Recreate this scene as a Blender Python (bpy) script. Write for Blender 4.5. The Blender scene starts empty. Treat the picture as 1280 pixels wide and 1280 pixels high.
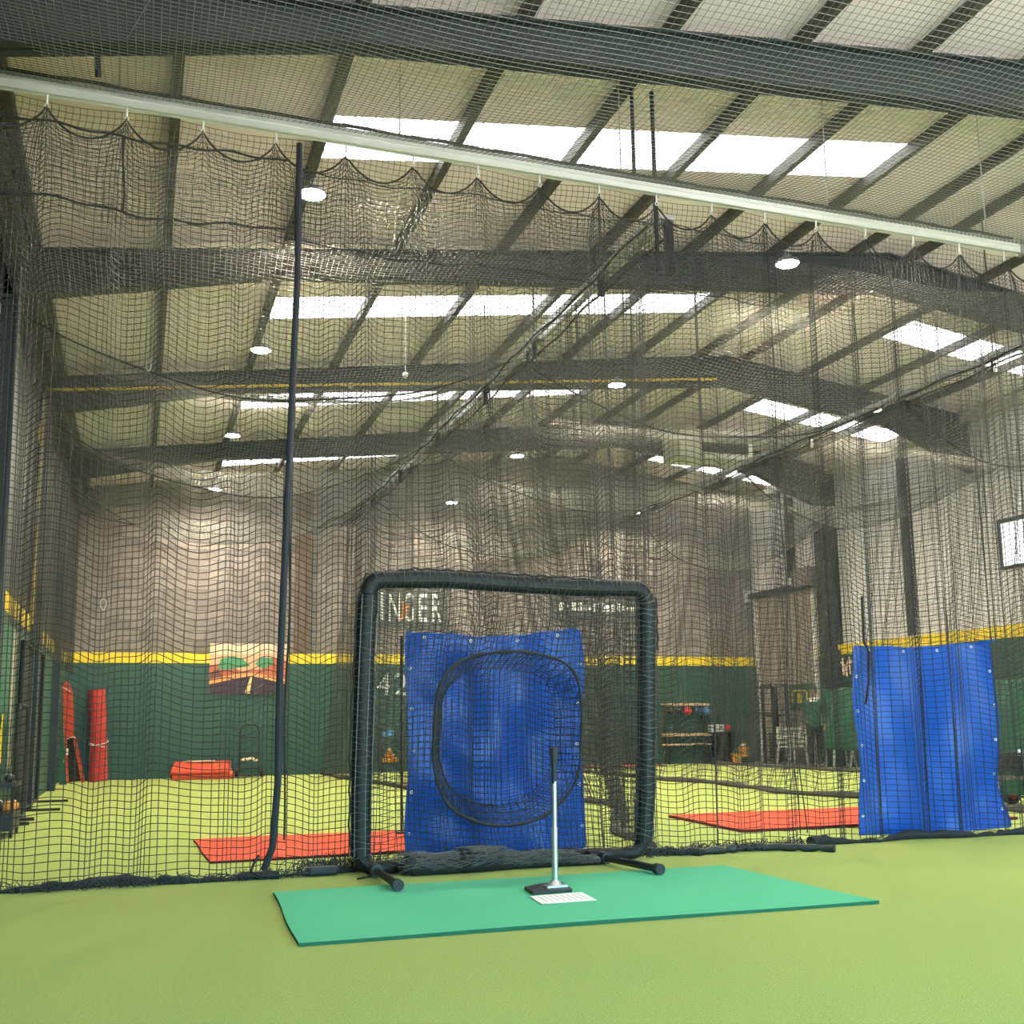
import bpy, bmesh, math, random
import numpy as np
from mathutils import Vector, Matrix
random.seed(7); rng = np.random.default_rng(7)
PI = math.pi
scene = bpy.context.scene
COL = scene.collection

# ------------------------------------------------------------------ camera
yaw, pit, rol, FPX = 0.335131836, 0.147081062, -0.0135549626, 1341.63
H = 1.08
cy_, sy_ = math.cos(yaw), math.sin(yaw); cp_, sp_ = math.cos(pit), math.sin(pit)
fwd = Vector((sy_*cp_, cy_*cp_, sp_)); r0 = Vector((cy_, -sy_, 0)); u0 = r0.cross(fwd)
right = math.cos(rol)*r0 + math.sin(rol)*u0; up = -math.sin(rol)*r0 + math.cos(rol)*u0
cam = bpy.data.cameras.new('camera'); camo = bpy.data.objects.new('camera', cam); COL.objects.link(camo)
camo.matrix_world = Matrix(((right.x, up.x, -fwd.x, 0), (right.y, up.y, -fwd.y, 0), (right.z, up.z, -fwd.z, H), (0, 0, 0, 1)))
cam.sensor_fit = 'HORIZONTAL'; cam.sensor_width = 36; cam.lens = FPX/1280*36
cam.shift_y = (704.08-640)/1280; cam.clip_start = .05; cam.clip_end = 200
scene.camera = camo

# ------------------------------------------------------------------ materials
def new_mat(name):
    m = bpy.data.materials.new(name); m.use_nodes = True
    nt = m.node_tree; b = nt.nodes['Principled BSDF']
    return m, nt, b
def pm(name, col, rough=.6, metal=0, var=.12, scale=6, bump=0, bscale=60, sheen=0, stint=(1, 1, 1), spec=.5, trans=0):
    m, nt, b = new_mat(name)
    tc = nt.nodes.new('ShaderNodeTexCoord'); n = nt.nodes.new('ShaderNodeTexNoise')
    n.inputs['Scale'].default_value = scale; n.inputs['Detail'].default_value = 4
    nt.links.new(tc.outputs['Object'], n.inputs['Vector'])
    mx = nt.nodes.new('ShaderNodeMix'); mx.data_type = 'RGBA'
    mx.inputs['A'].default_value = tuple(c*(1-var) for c in col)+(1,)
    mx.inputs['B'].default_value = tuple(min(1, c*(1+var)) for c in col)+(1,)
    nt.links.new(n.outputs['Fac'], mx.inputs['Factor']); nt.links.new(mx.outputs['Result'], b.inputs['Base Color'])
    b.inputs['Roughness'].default_value = rough; b.inputs['Metallic'].default_value = metal
    b.inputs['Specular IOR Level'].default_value = spec
    if sheen:
        b.inputs['Sheen Weight'].default_value = sheen; b.inputs['Sheen Tint'].default_value = tuple(stint)+(1,); b.inputs['Sheen Roughness'].default_value = .6
    if bump:
        n2 = nt.nodes.new('ShaderNodeTexNoise'); n2.inputs['Scale'].default_value = bscale; n2.inputs['Detail'].default_value = 3
        nt.links.new(tc.outputs['Object'], n2.inputs['Vector'])
        bp = nt.nodes.new('ShaderNodeBump'); bp.inputs['Strength'].default_value = bump; bp.inputs['Distance'].default_value = .01
        nt.links.new(n2.outputs['Fac'], bp.inputs['Height']); nt.links.new(bp.outputs['Normal'], b.inputs['Normal'])
    if trans:
        tr = nt.nodes.new('ShaderNodeBsdfTranslucent'); nt.links.new(mx.outputs['Result'], tr.inputs['Color'])
        ms = nt.nodes.new('ShaderNodeMixShader'); ms.inputs[0].default_value = trans
        nt.links.new(b.outputs[0], ms.inputs[1]); nt.links.new(tr.outputs[0], ms.inputs[2])
        nt.links.new(ms.outputs[0], nt.nodes['Material Output'].inputs['Surface'])
    return m
def emi(name, col, st):
    m = bpy.data.materials.new(name); m.use_nodes = True; nt = m.node_tree
    nt.nodes.clear(); o = nt.nodes.new('ShaderNodeOutputMaterial'); e = nt.nodes.new('ShaderNodeEmission')
    n = nt.nodes.new('ShaderNodeTexNoise'); n.inputs['Scale'].default_value = 3
    mx = nt.nodes.new('ShaderNodeMix'); mx.data_type = 'RGBA'
    mx.inputs['A'].default_value = tuple(c*.95 for c in col)+(1,); mx.inputs['B'].default_value = tuple(col)+(1,)
    nt.links.new(n.outputs['Fac'], mx.inputs['Factor']); nt.links.new(mx.outputs['Result'], e.inputs['Color'])
    e.inputs['Strength'].default_value = st; nt.links.new(e.outputs[0], o.inputs[0])
    return m
def brick_mat(name, c1, c2, mortar, bw, bh, axes):
    m, nt, b = new_mat(name)
    tc = nt.nodes.new('ShaderNodeTexCoord'); sp = nt.nodes.new('ShaderNodeSeparateXYZ'); cb = nt.nodes.new('ShaderNodeCombineXYZ')
    nt.links.new(tc.outputs['Object'], sp.inputs[0])
    nt.links.new(sp.outputs[axes[0]], cb.inputs[0]); nt.links.new(sp.outputs[axes[1]], cb.inputs[1])
    br = nt.nodes.new('ShaderNodeTexBrick'); br.inputs['Scale'].default_value = 1
    br.inputs['Brick Width'].default_value = bw; br.inputs['Row Height'].default_value = bh; br.inputs['Mortar Size'].default_value = .008
    br.inputs['Color1'].default_value = c1+(1,); br.inputs['Color2'].default_value = c2+(1,); br.inputs['Mortar'].default_value = mortar+(1,)
    nt.links.new(cb.outputs[0], br.inputs['Vector'])
    n = nt.nodes.new('ShaderNodeTexNoise'); n.inputs['Scale'].default_value = 3; n.inputs['Detail'].default_value = 6
    nt.links.new(tc.outputs['Object'], n.inputs['Vector'])
    mp = nt.nodes.new('ShaderNodeMapRange'); mp.inputs['To Min'].default_value = .75; mp.inputs['To Max'].default_value = 1.2
    nt.links.new(n.outputs['Fac'], mp.inputs['Value'])
    hs = nt.nodes.new('ShaderNodeHueSaturation'); nt.links.new(br.outputs['Color'], hs.inputs['Color']); nt.links.new(mp.outputs[0], hs.inputs['Value'])
    nt.links.new(hs.outputs[0], b.inputs['Base Color']); b.inputs['Roughness'].default_value = .9
    bp = nt.nodes.new('ShaderNodeBump'); bp.inputs['Strength'].default_value = .5; bp.inputs['Distance'].default_value = .01; bp.invert = True
    nt.links.new(br.outputs['Fac'], bp.inputs['Height']); nt.links.new(bp.outputs['Normal'], b.inputs['Normal'])
    return m

M = {}
M['turf'] = pm('turf', (.218, .368, .11), .95, var=.85, scale=110, bump=.7, bscale=300, sheen=.6, stint=(1, .78, .25), spec=.08)
M['ceil'] = pm('roof_liner', (.95, .80, .86), .7, var=.05, scale=2)
M['steel'] = pm('dark_steel', (.018, .028, .030), .5, var=.25, scale=5)
M['purlin'] = pm('purlin_steel', (.07, .066, .055), .6, var=.2, scale=5)
M['eave'] = pm('eave_beam', (.42, .40, .32), .6)
M['block'] = brick_mat('block_wall', (.24, .21, .20), (.18, .153, .145), (.12, .10, .093), .45, .225, (0, 2))
M['pilaster'] = pm('pilaster', (.12, .085, .065), .8)
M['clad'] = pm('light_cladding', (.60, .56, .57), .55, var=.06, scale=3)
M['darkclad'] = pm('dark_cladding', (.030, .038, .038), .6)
M['pad'] = pm('green_padding', (.026, .078, .058), .5, var=.2, scale=3)
M['yellow'] = pm('yellow_stripe', (.80, .58, .02), .5, var=.06)
M['pipe'] = pm('yellow_pipe', (.62, .43, .02), .45)
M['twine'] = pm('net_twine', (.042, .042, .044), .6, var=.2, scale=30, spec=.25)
M['rooftwine'] = pm('roof_net_twine', (.19, .186, .18), .5, var=.25, scale=30)  # paler than net_twine: lamp light on the strands is put into the colour
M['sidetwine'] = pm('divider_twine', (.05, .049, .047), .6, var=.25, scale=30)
M['rope'] = pm('black_rope', (.012, .012, .014), .7, bump=.4, bscale=200)
M['web'] = pm('black_webbing', (.010, .013, .022), .55, bump=.3, bscale=200)
M['hem'] = pm('hem_vinyl', (.010, .016, .018), .45, bump=.4, bscale=25)
M['alu'] = pm('aluminium', (.90, .90, .89), .36, metal=.5, var=.08, scale=8)
M['galv'] = pm('galvanised', (.45, .45, .45), .4, metal=.9, var=.2, scale=14)
M['clear'] = pm('white_plastic', (.75, .75, .73), .4)
M['black'] = pm('black_metal', (.012, .012, .013), .45)
M['foam'] = pm('black_foam', (.005, .005, .0055), .65, bump=.35, bscale=40)
M['blue'] = pm('blue_tarp', (.008, .105, .55), .36, var=.14, scale=5, bump=.25, bscale=35, trans=.18)
M['gtarp'] = pm('green_tarp', (.025, .12, .075), .5, var=.3, scale=4, bump=.4, bscale=12)
M['greenmat'] = pm('green_mat', (.035, .36, .145), .9, var=.08, scale=90, bump=.25, bscale=400, sheen=.3, stint=(.6, 1, .8), spec=.1)
M['greenside'] = pm('mat_edge', (.012, .11, .06), .9)
M['redmat'] = pm('red_mat', (.58, .082, .045), .9, var=.12, scale=60, bump=.2, bscale=300, sheen=.0, spec=.1)
M['redside'] = pm('red_mat_edge', (.12, .018, .015), .9)
M['redroll'] = pm('red_turf_roll', (.52, .045, .035), .9, var=.15, scale=60, bump=.3, bscale=250)
M['backing'] = pm('mat_backing', (.022, .026, .016), .9)
M['greenboard'] = pm('green_board', (.012, .085, .05), .5)
M['silver'] = pm('silver_tube', (.62, .62, .64), .3, metal=.85, var=.05)
M['rubber'] = pm('rubber', (.022, .022, .024), .65)
M['white'] = pm('white', (.82, .82, .80), .5, var=.03)
M['whiteplast'] = pm('garden_plastic', (.72, .70, .62), .45, var=.04)
M['lampbody'] = pm('lamp_body', (.12, .12, .12), .4, metal=.3)
M['lampon'] = emi('lamp_on', (1, .88, .66), 1150)
M['sky'] = emi('skylight_daylight', (1, 1, 1), 3.2)
M['winlit'] = emi('window_daylight', (1, 1, 1), 1.5)
M['paper'] = pm('paper', (.80, .79, .80), .7, var=.02)
M['ink'] = pm('pale_ink', (.50, .48, .52), .7)
M['wood'] = pm('pale_wood', (.55, .34, .20), .6, var=.25, scale=12)
M['bucket'] = pm('orange_plastic', (.85, .36, .02), .4)
M['red'] = pm('red_plastic', (.65, .03, .03), .4)
M['bluep'] = pm('blue_plastic', (.05, .20, .42), .4)
M['navy'] = pm('navy_plastic', (.02, .05, .14), .4)
M['ball'] = pm('ball_white', (.75, .75, .72), .5)
M['ballo'] = pm('ball_orange', (.75, .30, .04), .5)
M['beige'] = pm('beige_panel', (.55, .52, .42), .5)
M['grille'] = pm('dark_grille', (.015, .017, .017), .6)
M['banner'] = pm('banner_grey', (.085, .09, .092), .6)
M['letter'] = pm('lettering_white', (.72, .72, .70), .6)
M['orange'] = pm('emblem_orange', (.65, .25, .05), .6)
M['shutter'] = pm('roller_shutter', (.33, .27, .25), .5, var=.06)
M['housing'] = pm('shutter_housing', (.22, .19, .18), .5)
M['skin'] = pm('skin', (.50, .28, .20), .55)
M['jacket'] = pm('green_jacket', (.015, .085, .055), .7)
M['trouser'] = pm('dark_trousers', (.012, .016, .016), .8)
M['shoe'] = pm('dark_shoe', (.03, .035, .04), .6)
M['floorgrey'] = pm('grey_rubber_floor', (.14, .125, .12), .8)
M['p_sky'] = pm('print_peach', (.80, .42, .25), .6); M['p_sky2'] = pm('print_pale', (.80, .58, .42), .6)
M['p_tree'] = pm('print_green', (.08, .30, .15), .6); M['p_rock'] = pm('print_red', (.50, .12, .06), .6)
M['p_sand'] = pm('print_sand', (.80, .36, .12), .6); M['p_road'] = pm('print_road', (.055, .030, .050), .6); M['p_dark'] = pm('print_brown', (.15, .05, .05), .6)
M['p_line'] = pm('print_line', (.85, .62, .25), .6)

# ------------------------------------------------------------------ mesh builder
ORG = {}
def basis(d):
    d = Vector(d).normalized(); a = Vector((0, 0, 1)) if abs(d.z) < .9 else Vector((1, 0, 0))
    x = d.cross(a).normalized(); return x, d.cross(x)
class MB:
    def __init__(s): s.v = []; s.f = []; s.m = []
    def add(s, vs, fs, m=0):
        o = len(s.v); s.v += [tuple(x) for x in vs]; s.f += [tuple(i+o for i in q) for q in fs]; s.m += [m]*len(fs); return s
    def box(s, c, d, rot=None, m=0):
        vs = [Vector((sx*d[0]/2, sy*d[1]/2, sz*d[2]/2)) for sx in (-1, 1) for sy in (-1, 1) for sz in (-1, 1)]
        if rot is not None: vs = [rot @ v for v in vs]
        vs = [v+Vector(c) for v in vs]
        return s.add(vs, [(0, 1, 3, 2), (4, 6, 7, 5), (0, 4, 5, 1), (2, 3, 7, 6), (0, 2, 6, 4), (1, 5, 7, 3)], m)
    def bb(s, x0, x1, y0, y1, z0, z1, m=0):
        return s.box(((x0+x1)/2, (y0+y1)/2, (z0+z1)/2), (x1-x0, y1-y0, z1-z0), None, m)
    def tube(s, pts, r, n=8, closed=False, m=0, cap=True):
        pts = [Vector(p) for p in pts]; k = len(pts)
        rs = r if isinstance(r, (list, tuple)) else [r]*k
        vs = []; t0 = None; x = None
        for i, p in enumerate(pts):
            a = pts[(i-1) % k] if (closed or i > 0) else p
            b = pts[(i+1) % k] if (closed or i < k-1) else p
            t = (b-a)
            t = t.normalized() if t.length > 1e-9 else Vector((0, 0, 1))
            if x is None: x, _ = basis(t)
            x = (x - t*x.dot(t)); x = x.normalized() if x.length > 1e-6 else basis(t)[0]
            y = t.cross(x)
            for j in range(n):
                w = 2*PI*j/n; vs.append(p+(x*math.cos(w)+y*math.sin(w))*rs[i])
        fs = []
        for i in range(k if closed else k-1):
            i2 = (i+1) % k
            for j in range(n):
                j2 = (j+1) % n; fs.append((i*n+j, i*n+j2, i2*n+j2, i2*n+j))
        if cap and not closed: fs += [tuple(range(n))[::-1], tuple(range((k-1)*n, k*n))]
        return s.add(vs, fs, m)
    def cyl(s, a, b, r, r2=None, n=16, m=0): return s.tube([a, b], [r, r if r2 is None else r2], n, m=m)
    def lathe(s, prof, c, n=24, m=0):
        vs = [(c[0]+r*math.cos(2*PI*j/n), c[1]+r*math.sin(2*PI*j/n), c[2]+z) for r, z in prof for j in range(n)]
        fs = [(i*n+j, i*n+(j+1) % n, (i+1)*n+(j+1) % n, (i+1)*n+j) for i in range(len(prof)-1) for j in range(n)]
        fs += [tuple(range(n))[::-1], tuple(range((len(prof)-1)*n, len(prof)*n))]
        return s.add(vs, fs, m)
    def ball(s, c, r, n=12, k=8, sc=(1, 1, 1), m=0):
        prof = [(max(1e-4, r*math.sin(PI*i/k)), -r*math.cos(PI*i/k)) for i in range(k+1)]
        vs = [(c[0]+p*sc[0]*math.cos(2*PI*j/n), c[1]+p*sc[1]*math.sin(2*PI*j/n), c[2]+z*sc[2]) for p, z in prof for j in range(n)]
        fs = [(i*n+j, i*n+(j+1) % n, (i+1)*n+(j+1) % n, (i+1)*n+j) for i in range(k) for j in range(n)]
        return s.add(vs, fs, m)
    def prism(s, poly, d, m=0):
        k = len(poly); d = Vector(d); vs = [Vector(p) for p in poly]; vs += [v+d for v in vs]
        fs = [tuple(range(k))[::-1], tuple(range(k, 2*k))]+[(i, (i+1) % k, k+(i+1) % k, k+i) for i in range(k)]
        return s.add(vs, fs, m)
    def grid(s, P, th=0, m=0):
        P = np.asarray(P); a, b = P.shape[:2]
        q = [(i*b+j, i*b+j+1, (i+1)*b+j+1, (i+1)*b+j) for i in range(a-1) for j in range(b-1)]
        return s.add(P.reshape(-1, 3).tolist(), q, m)
    def build(s, name, mat, parent=None, smooth=False, bevel=0, seg=2):
        me = bpy.data.meshes.new(name); o = bpy.data.objects.new(name, me); COL.objects.link(o)
        org = Vector((0, 0, 0))
        if parent is not None: org = ORG[parent.name]
        me.from_pydata([tuple(Vector(v)-org) for v in s.v], [], s.f)
        mats = mat if isinstance(mat, (list, tuple)) else [mat]
        for k in mats: me.materials.append(M[k] if isinstance(k, str) else k)
        if len(mats) > 1: me.polygons.foreach_set('material_index', s.m)
        bm = bmesh.new(); bm.from_mesh(me); bmesh.ops.recalc_face_normals(bm, faces=bm.faces)
        if bevel: bmesh.ops.bevel(bm, geom=bm.edges[:]+bm.verts[:], offset=bevel, segments=seg, affect='EDGES', profile=.5)
        bm.to_mesh(me); bm.free()
        if smooth:
            me.polygons.foreach_set('use_smooth', [True]*len(me.polygons)); me.set_sharp_from_angle(angle=.7)
        me.update()
        if parent is not None: o.parent = parent
        ORG[o.name] = org
        return o
def tag(o, label, cat, group=None, kind=None):
    if label: o['label'] = label
    if cat: o['category'] = cat
    if group: o['group'] = group
    if kind: o['kind'] = kind
    return o
def thing(name, label, cat, loc=(0, 0, 0), group=None):
    o = bpy.data.objects.new(name, None); COL.objects.link(o); o.location = loc; o.empty_display_size = .1
    ORG[o.name] = Vector(loc); return tag(o, label, cat, group)
def struct(o, label=None, cat=None, group=None): return tag(o, label, cat, group, 'structure')
def dup(root, loc, rz=0, label=None, group=None):
    r = root.copy(); COL.objects.link(r); r.location = loc; r.rotation_euler = (0, 0, rz)
    if label: r['label'] = label
    if group: r['group'] = group
    for ch in root.children:
        c = ch.copy(); COL.objects.link(c); c.parent = r
        for g in ch.children:
            d = g.copy(); COL.objects.link(d); d.parent = c
    return r

# ------------------------------------------------------------------ netting: every strand is a thin real tube
def strands(P, r):
    """P: n lines x k nodes x 3. Three-sided tubes along each line."""
    n, k, _ = P.shape
    T = np.gradient(P, axis=1); T /= np.linalg.norm(T, axis=2, keepdims=True)+1e-9
    ref = np.where(np.abs(T[..., 2:3]) < .8, np.array([0, 0, 1.]), np.array([0, 1., 0]))
    A = np.cross(T, ref); A /= np.linalg.norm(A, axis=2, keepdims=True)+1e-9; B = np.cross(T, A)
    V = np.stack([P+r*(math.cos(w)*A+math.sin(w)*B) for w in (PI/2, PI/2+2*PI/3, PI/2+4*PI/3)], axis=2)
    idx = np.arange(n*k*3).reshape(n, k, 3)
    a = idx[:, :-1, :]; b = idx[:, 1:, :]
    F = np.stack([a, np.roll(a, -1, axis=2), np.roll(b, -1, axis=2), b], axis=-1).reshape(-1, 4)
    return V.reshape(-1, 3), F
def knots(P, r):
    C = P.reshape(-1, 3); n = len(C)
    off = np.array([[r, 0, 0], [-r, 0, 0], [0, r, 0], [0, -r, 0], [0, 0, r], [0, 0, -r]])
    V = (C[:, None, :]+off[None]).reshape(-1, 3)
    t = np.array([[0, 2, 4], [2, 1, 4], [1, 3, 4], [3, 0, 4], [2, 0, 5], [1, 2, 5], [3, 1, 5], [0, 3, 5]])
    return V, (np.arange(n)[:, None, None]*6+t[None]).reshape(-1, 3)
def net_mesh(name, P, r, parent=None, mat='twine', kn=0, mask=None):
    P = np.asarray(P, float)
    if parent is not None: P = P-np.array(ORG[parent.name])
    v1, f1 = strands(P, r); v2, f2 = strands(P.transpose(1, 0, 2), r)
    V = [v1, v2]; Q = np.concatenate([f1, f2+len(v1)]); T = np.zeros((0, 3), int)
    if kn:
        v3, T = knots(P, kn); T = T+len(v1)+len(v2); V.append(v3)
    V = np.concatenate(V).astype(np.float32)
    me = bpy.data.meshes.new(name); me.vertices.add(len(V)); me.vertices.foreach_set('co', V.ravel())
    nl = len(Q)*4+len(T)*3; me.loops.add(nl)
    me.loops.foreach_set('vertex_index', np.concatenate([Q.ravel(), T.ravel()]).astype(np.int32))
    me.polygons.add(len(Q)+len(T))
    st = np.concatenate([np.arange(len(Q))*4, len(Q)*4+np.arange(len(T))*3]).astype(np.int32)
    me.polygons.foreach_set('loop_start', st)
    me.materials.append(M[mat]); me.update(calc_edges=True)
    o = bpy.data.objects.new(name, me); COL.objects.link(o)
    if parent is not None: o.parent = parent; ORG[o.name] = ORG[parent.name]
    return o
def wob(shape_u, seed, n=5, lo=1, hi=6):
    r = np.random.default_rng(seed); out = 0
    for _ in range(n):
        out = out+r.uniform(.3, 1)*np.sin(2*PI*r.uniform(lo, hi)*shape_u+r.uniform(0, 2*PI))
    return out/n

# ================================================================== SETTING
XL, XR, YB, YF = -1.5, 15.2, 24.4, -6.0
RX = 9.8                                                    # ridge
def roof(x): return 6.28+.131*x if x < RX else 6.28+.131*RX-.131*(x-RX)
LIN = .12
fl = MB().bb(XL-.2, XR+.2, YF, YB+.2, -.2, 0).build('floor', 'turf'); struct(fl, 'yellow-green artificial turf covering the whole hall floor', 'floor')

BAY = 4.45; SKY0 = 9.52; SH = .39
sky_y = [SKY0+BAY*k for k in (-3, -2, -1, 0, 1, 2, 3)]
purl_l = [(-0.9+i)*1.31 for i in range(9)]; purl_l[-1] = 9.32
purl_r = [10.22, 11.47, 12.78, 14.05]
skl = [1.44, 2.75, 4.06, 5.37, 6.68, 7.99]; skr = [11.47, 12.72, 13.9, 15.1]
cb = MB()
xb = sorted(set([XL-.2, XR+.2, RX]+skl+skr)); yb = sorted([YF, YB+.2]+[y+s*SH for y in sky_y for s in (-1, 1)])
wn = 0; skyp = []
for i in range(len(xb)-1):
    for j in range(len(yb)-1):
        x0, x1, y0, y1 = xb[i], xb[i+1], yb[j], yb[j+1]; xm, ym = (x0+x1)/2, (y0+y1)/2
        q = [(x0, y0, roof(x0)+LIN), (x1, y0, roof(x1)+LIN), (x1, y1, roof(x1)+LIN), (x0, y1, roof(x0)+LIN)]
        if any(abs(ym-y) < SH for y in sky_y) and (1.44 < xm < 7.99 or 11.47 < xm < 15.1): skyp.append(q)
        else: cb.prism(q, (0, 0, .12))
struct(cb.build('ceiling', 'ceil'), 'beige lined pitched roof underside above the nets', 'ceiling')
for q in skyp:
    if q[0][1] < 0: continue
    wn += 1
    struct(MB().prism(q, (0, 0, .03)).build('window_%d' % wn, 'sky'), 'bright rooflight panel set between roof purlins', 'skylight', 'rooflight panels in the roof')
# purlins
for x in purl_l+purl_r:
    b = MB()
    z = roof(x); b.bb(x-.045, x+.045, YF, YB, z, z+LIN-.005); b.bb(x-.045, x+.0, YF, YB, z-.02, z)
    struct(b.build('roof_purlin', 'purlin'), 'dark steel purlin running under the roof towards the back wall', 'purlin', 'roof purlins')
for x, n in ((XL+.15, 'left'), (XR-.12, 'right')):
    struct(MB().bb(x-.09, x+.09, YF, YB, roof(x)-.14, roof(x)+.05).build('eave_beam', 'eave' if n == 'right' else 'purlin'), 'eave beam along the top of the %s side wall' % n, 'beam')
# portal frames
def frame(Y, tagtxt):
    w = .09
    b = MB()
    xs = [XL+.02, -1.36, 1.3, RX, 13.2, 15.0, XR-.02]
    def bot(x):
        if x < 1.3: return 5.56+(6.13-5.56)*(x+1.36)/2.66
        if x <= RX: return 6.13+(7.0-6.13)*(x-1.3)/(RX-1.3)
        if x < 13.0: return 7.0-.107*(x-RX)
        return 6.66-(x-13.0)*.42
    for x0, x1 in zip(xs[:-1], xs[1:]):
        if x0 < RX < x1: continue
        t0, t1, c0, c1 = roof(x0), roof(x1), bot(x0), bot(x1)
        b.prism([(x0, Y-.012, c0), (x1, Y-.012, c1), (x1, Y-.012, t1), (x0, Y-.012, t0)], (0, .024, 0))
        for s0, s1, d in ((c0, c1, .025), (t0, t1, -.025)):
            b.prism([(x0, Y-w, s0), (x1, Y-w, s1), (x1, Y-w, s1+d), (x0, Y-w, s0+d)], (0, 2*w, 0))
    struct(b.build('roof_beam', 'steel'), 'dark green steel roof rafter with haunched ends, %s' % tagtxt, 'roof beam')
    for xa, xc, n in ((XL, XL+.19, 'left'), (XR-.52, XR, 'right')):
        if n == 'right' and abs(Y-(7.42+BAY*3)) > .1: continue     # the other columns stand behind the wall lining
        c = MB(); top = roof((xa+xc)/2)-.2
        c.bb(xa, xc, Y-.012, Y+.012, 0, top); c.bb(xa, xa+.03, Y-w-.02, Y+w+.02, 0, top); c.bb(xc-.03, xc, Y-w-.02, Y+w+.02, 0, top)
        c.bb(xa+.03, xc-.03, Y-w, Y-w+.02, 0, 2.6)
        struct(c.build('wall_column', 'steel'), 'dark steel column on the %s wall under the rafter %s' % (n, tagtxt), 'column')
for k, t in ((-2, 'behind the viewpoint'), (-1, 'almost overhead behind the viewpoint'), (0, 'nearest across the top of the view'), (1, 'second from the front'), (2, 'carrying the yellow pipe'), (3, 'last before the back wall')):
    frame(7.42+BAY*k, t)
# back wall
def gable(z0): return [(XL, YB, z0), (XR, YB, z0), (XR, YB, roof(XR)+LIN), (RX, YB, roof(RX)+LIN), (XL, YB, roof(XL)+LIN)]
struct(MB().prism(gable(0), (0, .2, 0)).build('wall_back', 'block'), 'brown blockwork end wall with green padding below', 'wall')
struct(MB().bb(3.28, 3.62, YB-.1, YB, 2.66, 6.6).build('wall_pilaster', 'pilaster'), 'brown pilaster on the back wall above the road mural', 'pilaster')
wp = struct(MB().bb(XL, XR, YB-.09, YB, 0, 2.44).build('wall_padding', 'pad'), 'dark green padding along the foot of the back wall', 'wall padding')
MB().bb(XL, XR, YB-.1, YB, 2.44, 2.66).build('yellow_stripe', 'yellow', wp)
# left wall
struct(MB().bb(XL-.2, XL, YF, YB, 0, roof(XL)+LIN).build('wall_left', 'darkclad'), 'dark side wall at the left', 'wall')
wp = struct(MB().bb(XL, XL+.06, YF, YB-.1, 0, 2.40).build('wall_padding', 'pad'), 'dark green padding along the foot of the left wall', 'wall padding')
MB().bb(XL, XL+.07, YF, YB-.1, 2.40, 2.61).build('yellow_stripe', 'yellow', wp)
# right wall, ribbed light sheeting
ys = np.arange(YF, YB+.01, .05); prof = []
for i, y in enumerate(ys): prof.append((XR-(.03 if (i % 4) < 2 else 0), y))
P = np.array([[(x, y, z) for (x, y) in prof] for z in (0, roof(XR)+LIN)])
struct(MB().grid(P).bb(XR+.01, XR+.2, YF, YB, 0, roof(XR)+LIN).build('wall_right', 'clad'), 'pale ribbed sheet cladding on the right side wall', 'wall')
wp = struct(MB().bb(XR-.09, XR-.03, YF, 21.55, 0, 2.50).build('wall_padding', 'pad'), 'dark green padding along the foot of the right wall', 'wall padding')
MB().bb(XR-.1, XR-.03, YF, 21.55, 2.50, 2.73).build('yellow_stripe', 'yellow', wp)
wp2 = struct(MB().bb(XR-.09, XR-.03, 24.62-.12, YB-.1, 0, 2.46).build('wall_padding', 'pad'), 'narrow green padding between shutter and back wall corner', 'wall padding') if False else None
struct(MB().bb(XR-.14, XR-.05, 18.17, 18.34, 2.75, 6.5).build('wall_post', 'steel'), 'dark steel post on the pale right wall', 'post')
struct(MB().bb(XR-.16, XR-.05, 22.35, 22.55, 4.5, 6.5).build('wall_post', 'steel'), 'dark steel post above the roller shutter', 'post')
# window on right wall
w = MB(); y0, y1, z0, z1 = 13.4, 15.65, 3.82, 4.62
w.bb(XR-.07, XR-.02, y0, y1, z0, z1)
wo = struct(w.build('window_%d' % (wn+1), 'winlit'), 'bright window high on the pale right wall', 'window')
f = MB()
for a in ((y0-.06, y1+.06, z1, z1+.08), (y0-.06, y1+.06, z0-.06, z0), (y0-.06, y0, z0, z1), (y1, y1+.06, z0, z1)): f.bb(XR-.1, XR-.02, *a)
f.build('window_frame', 'steel', wo)
# roller shutter
d = MB()
for k in range(52): d.bb(XR-.07-(.02 if k % 2 else 0), XR-.03, 21.7, 24.15, k*.08, k*.08+.08)
do = struct(d.build('door_1', 'shutter'), 'brown roller shutter door at the far end of the right wall', 'door')
MB().bb(XR-.12, XR-.03, 24.15, 24.22, 0, 4.2).bb(XR-.12, XR-.03, 21.62, 21.7, 0, 4.2).build('guide_rail', 'white', do)
MB().bb(XR-.26, XR-.03, 21.6, 24.25, 4.16, 4.3).build('shutter_lintel', 'steel', do)
hb = MB().prism([(XR-.4, 21.3, 4.2), (XR-.4, 21.3, 4.62), (XR-.03, 21.3, 4.62), (XR-.03, 21.3, 4.2)], (0, .75, 0)); hb.build('motor_housing', 'housing', do)
MB().bb(XR-.3, XR-.03, 24.25, 24.38, 4.1, 4.4).build('end_plate', 'clad', do)
# front wall (behind the viewpoint) with a wide opening added to let in fill light
fw = MB(); fw.bb(XL, -1, YF-.2, YF, 0, 6.2); fw.bb(14.5, XR, YF-.2, YF, 0, 7); fw.bb(-1, 14.5, YF-.2, YF, 5.2, 7.7)
struct(fw.build('wall_front', 'clad'), 'front wall behind the viewpoint with a wide opening added for fill light', 'wall')
struct(MB().bb(13.3, XR-.1, 20.6, YB-.1, 0, .012).build('floor_mat', 'floorgrey'), 'grey rubber flooring strip by the shutter door', 'floor')

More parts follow.
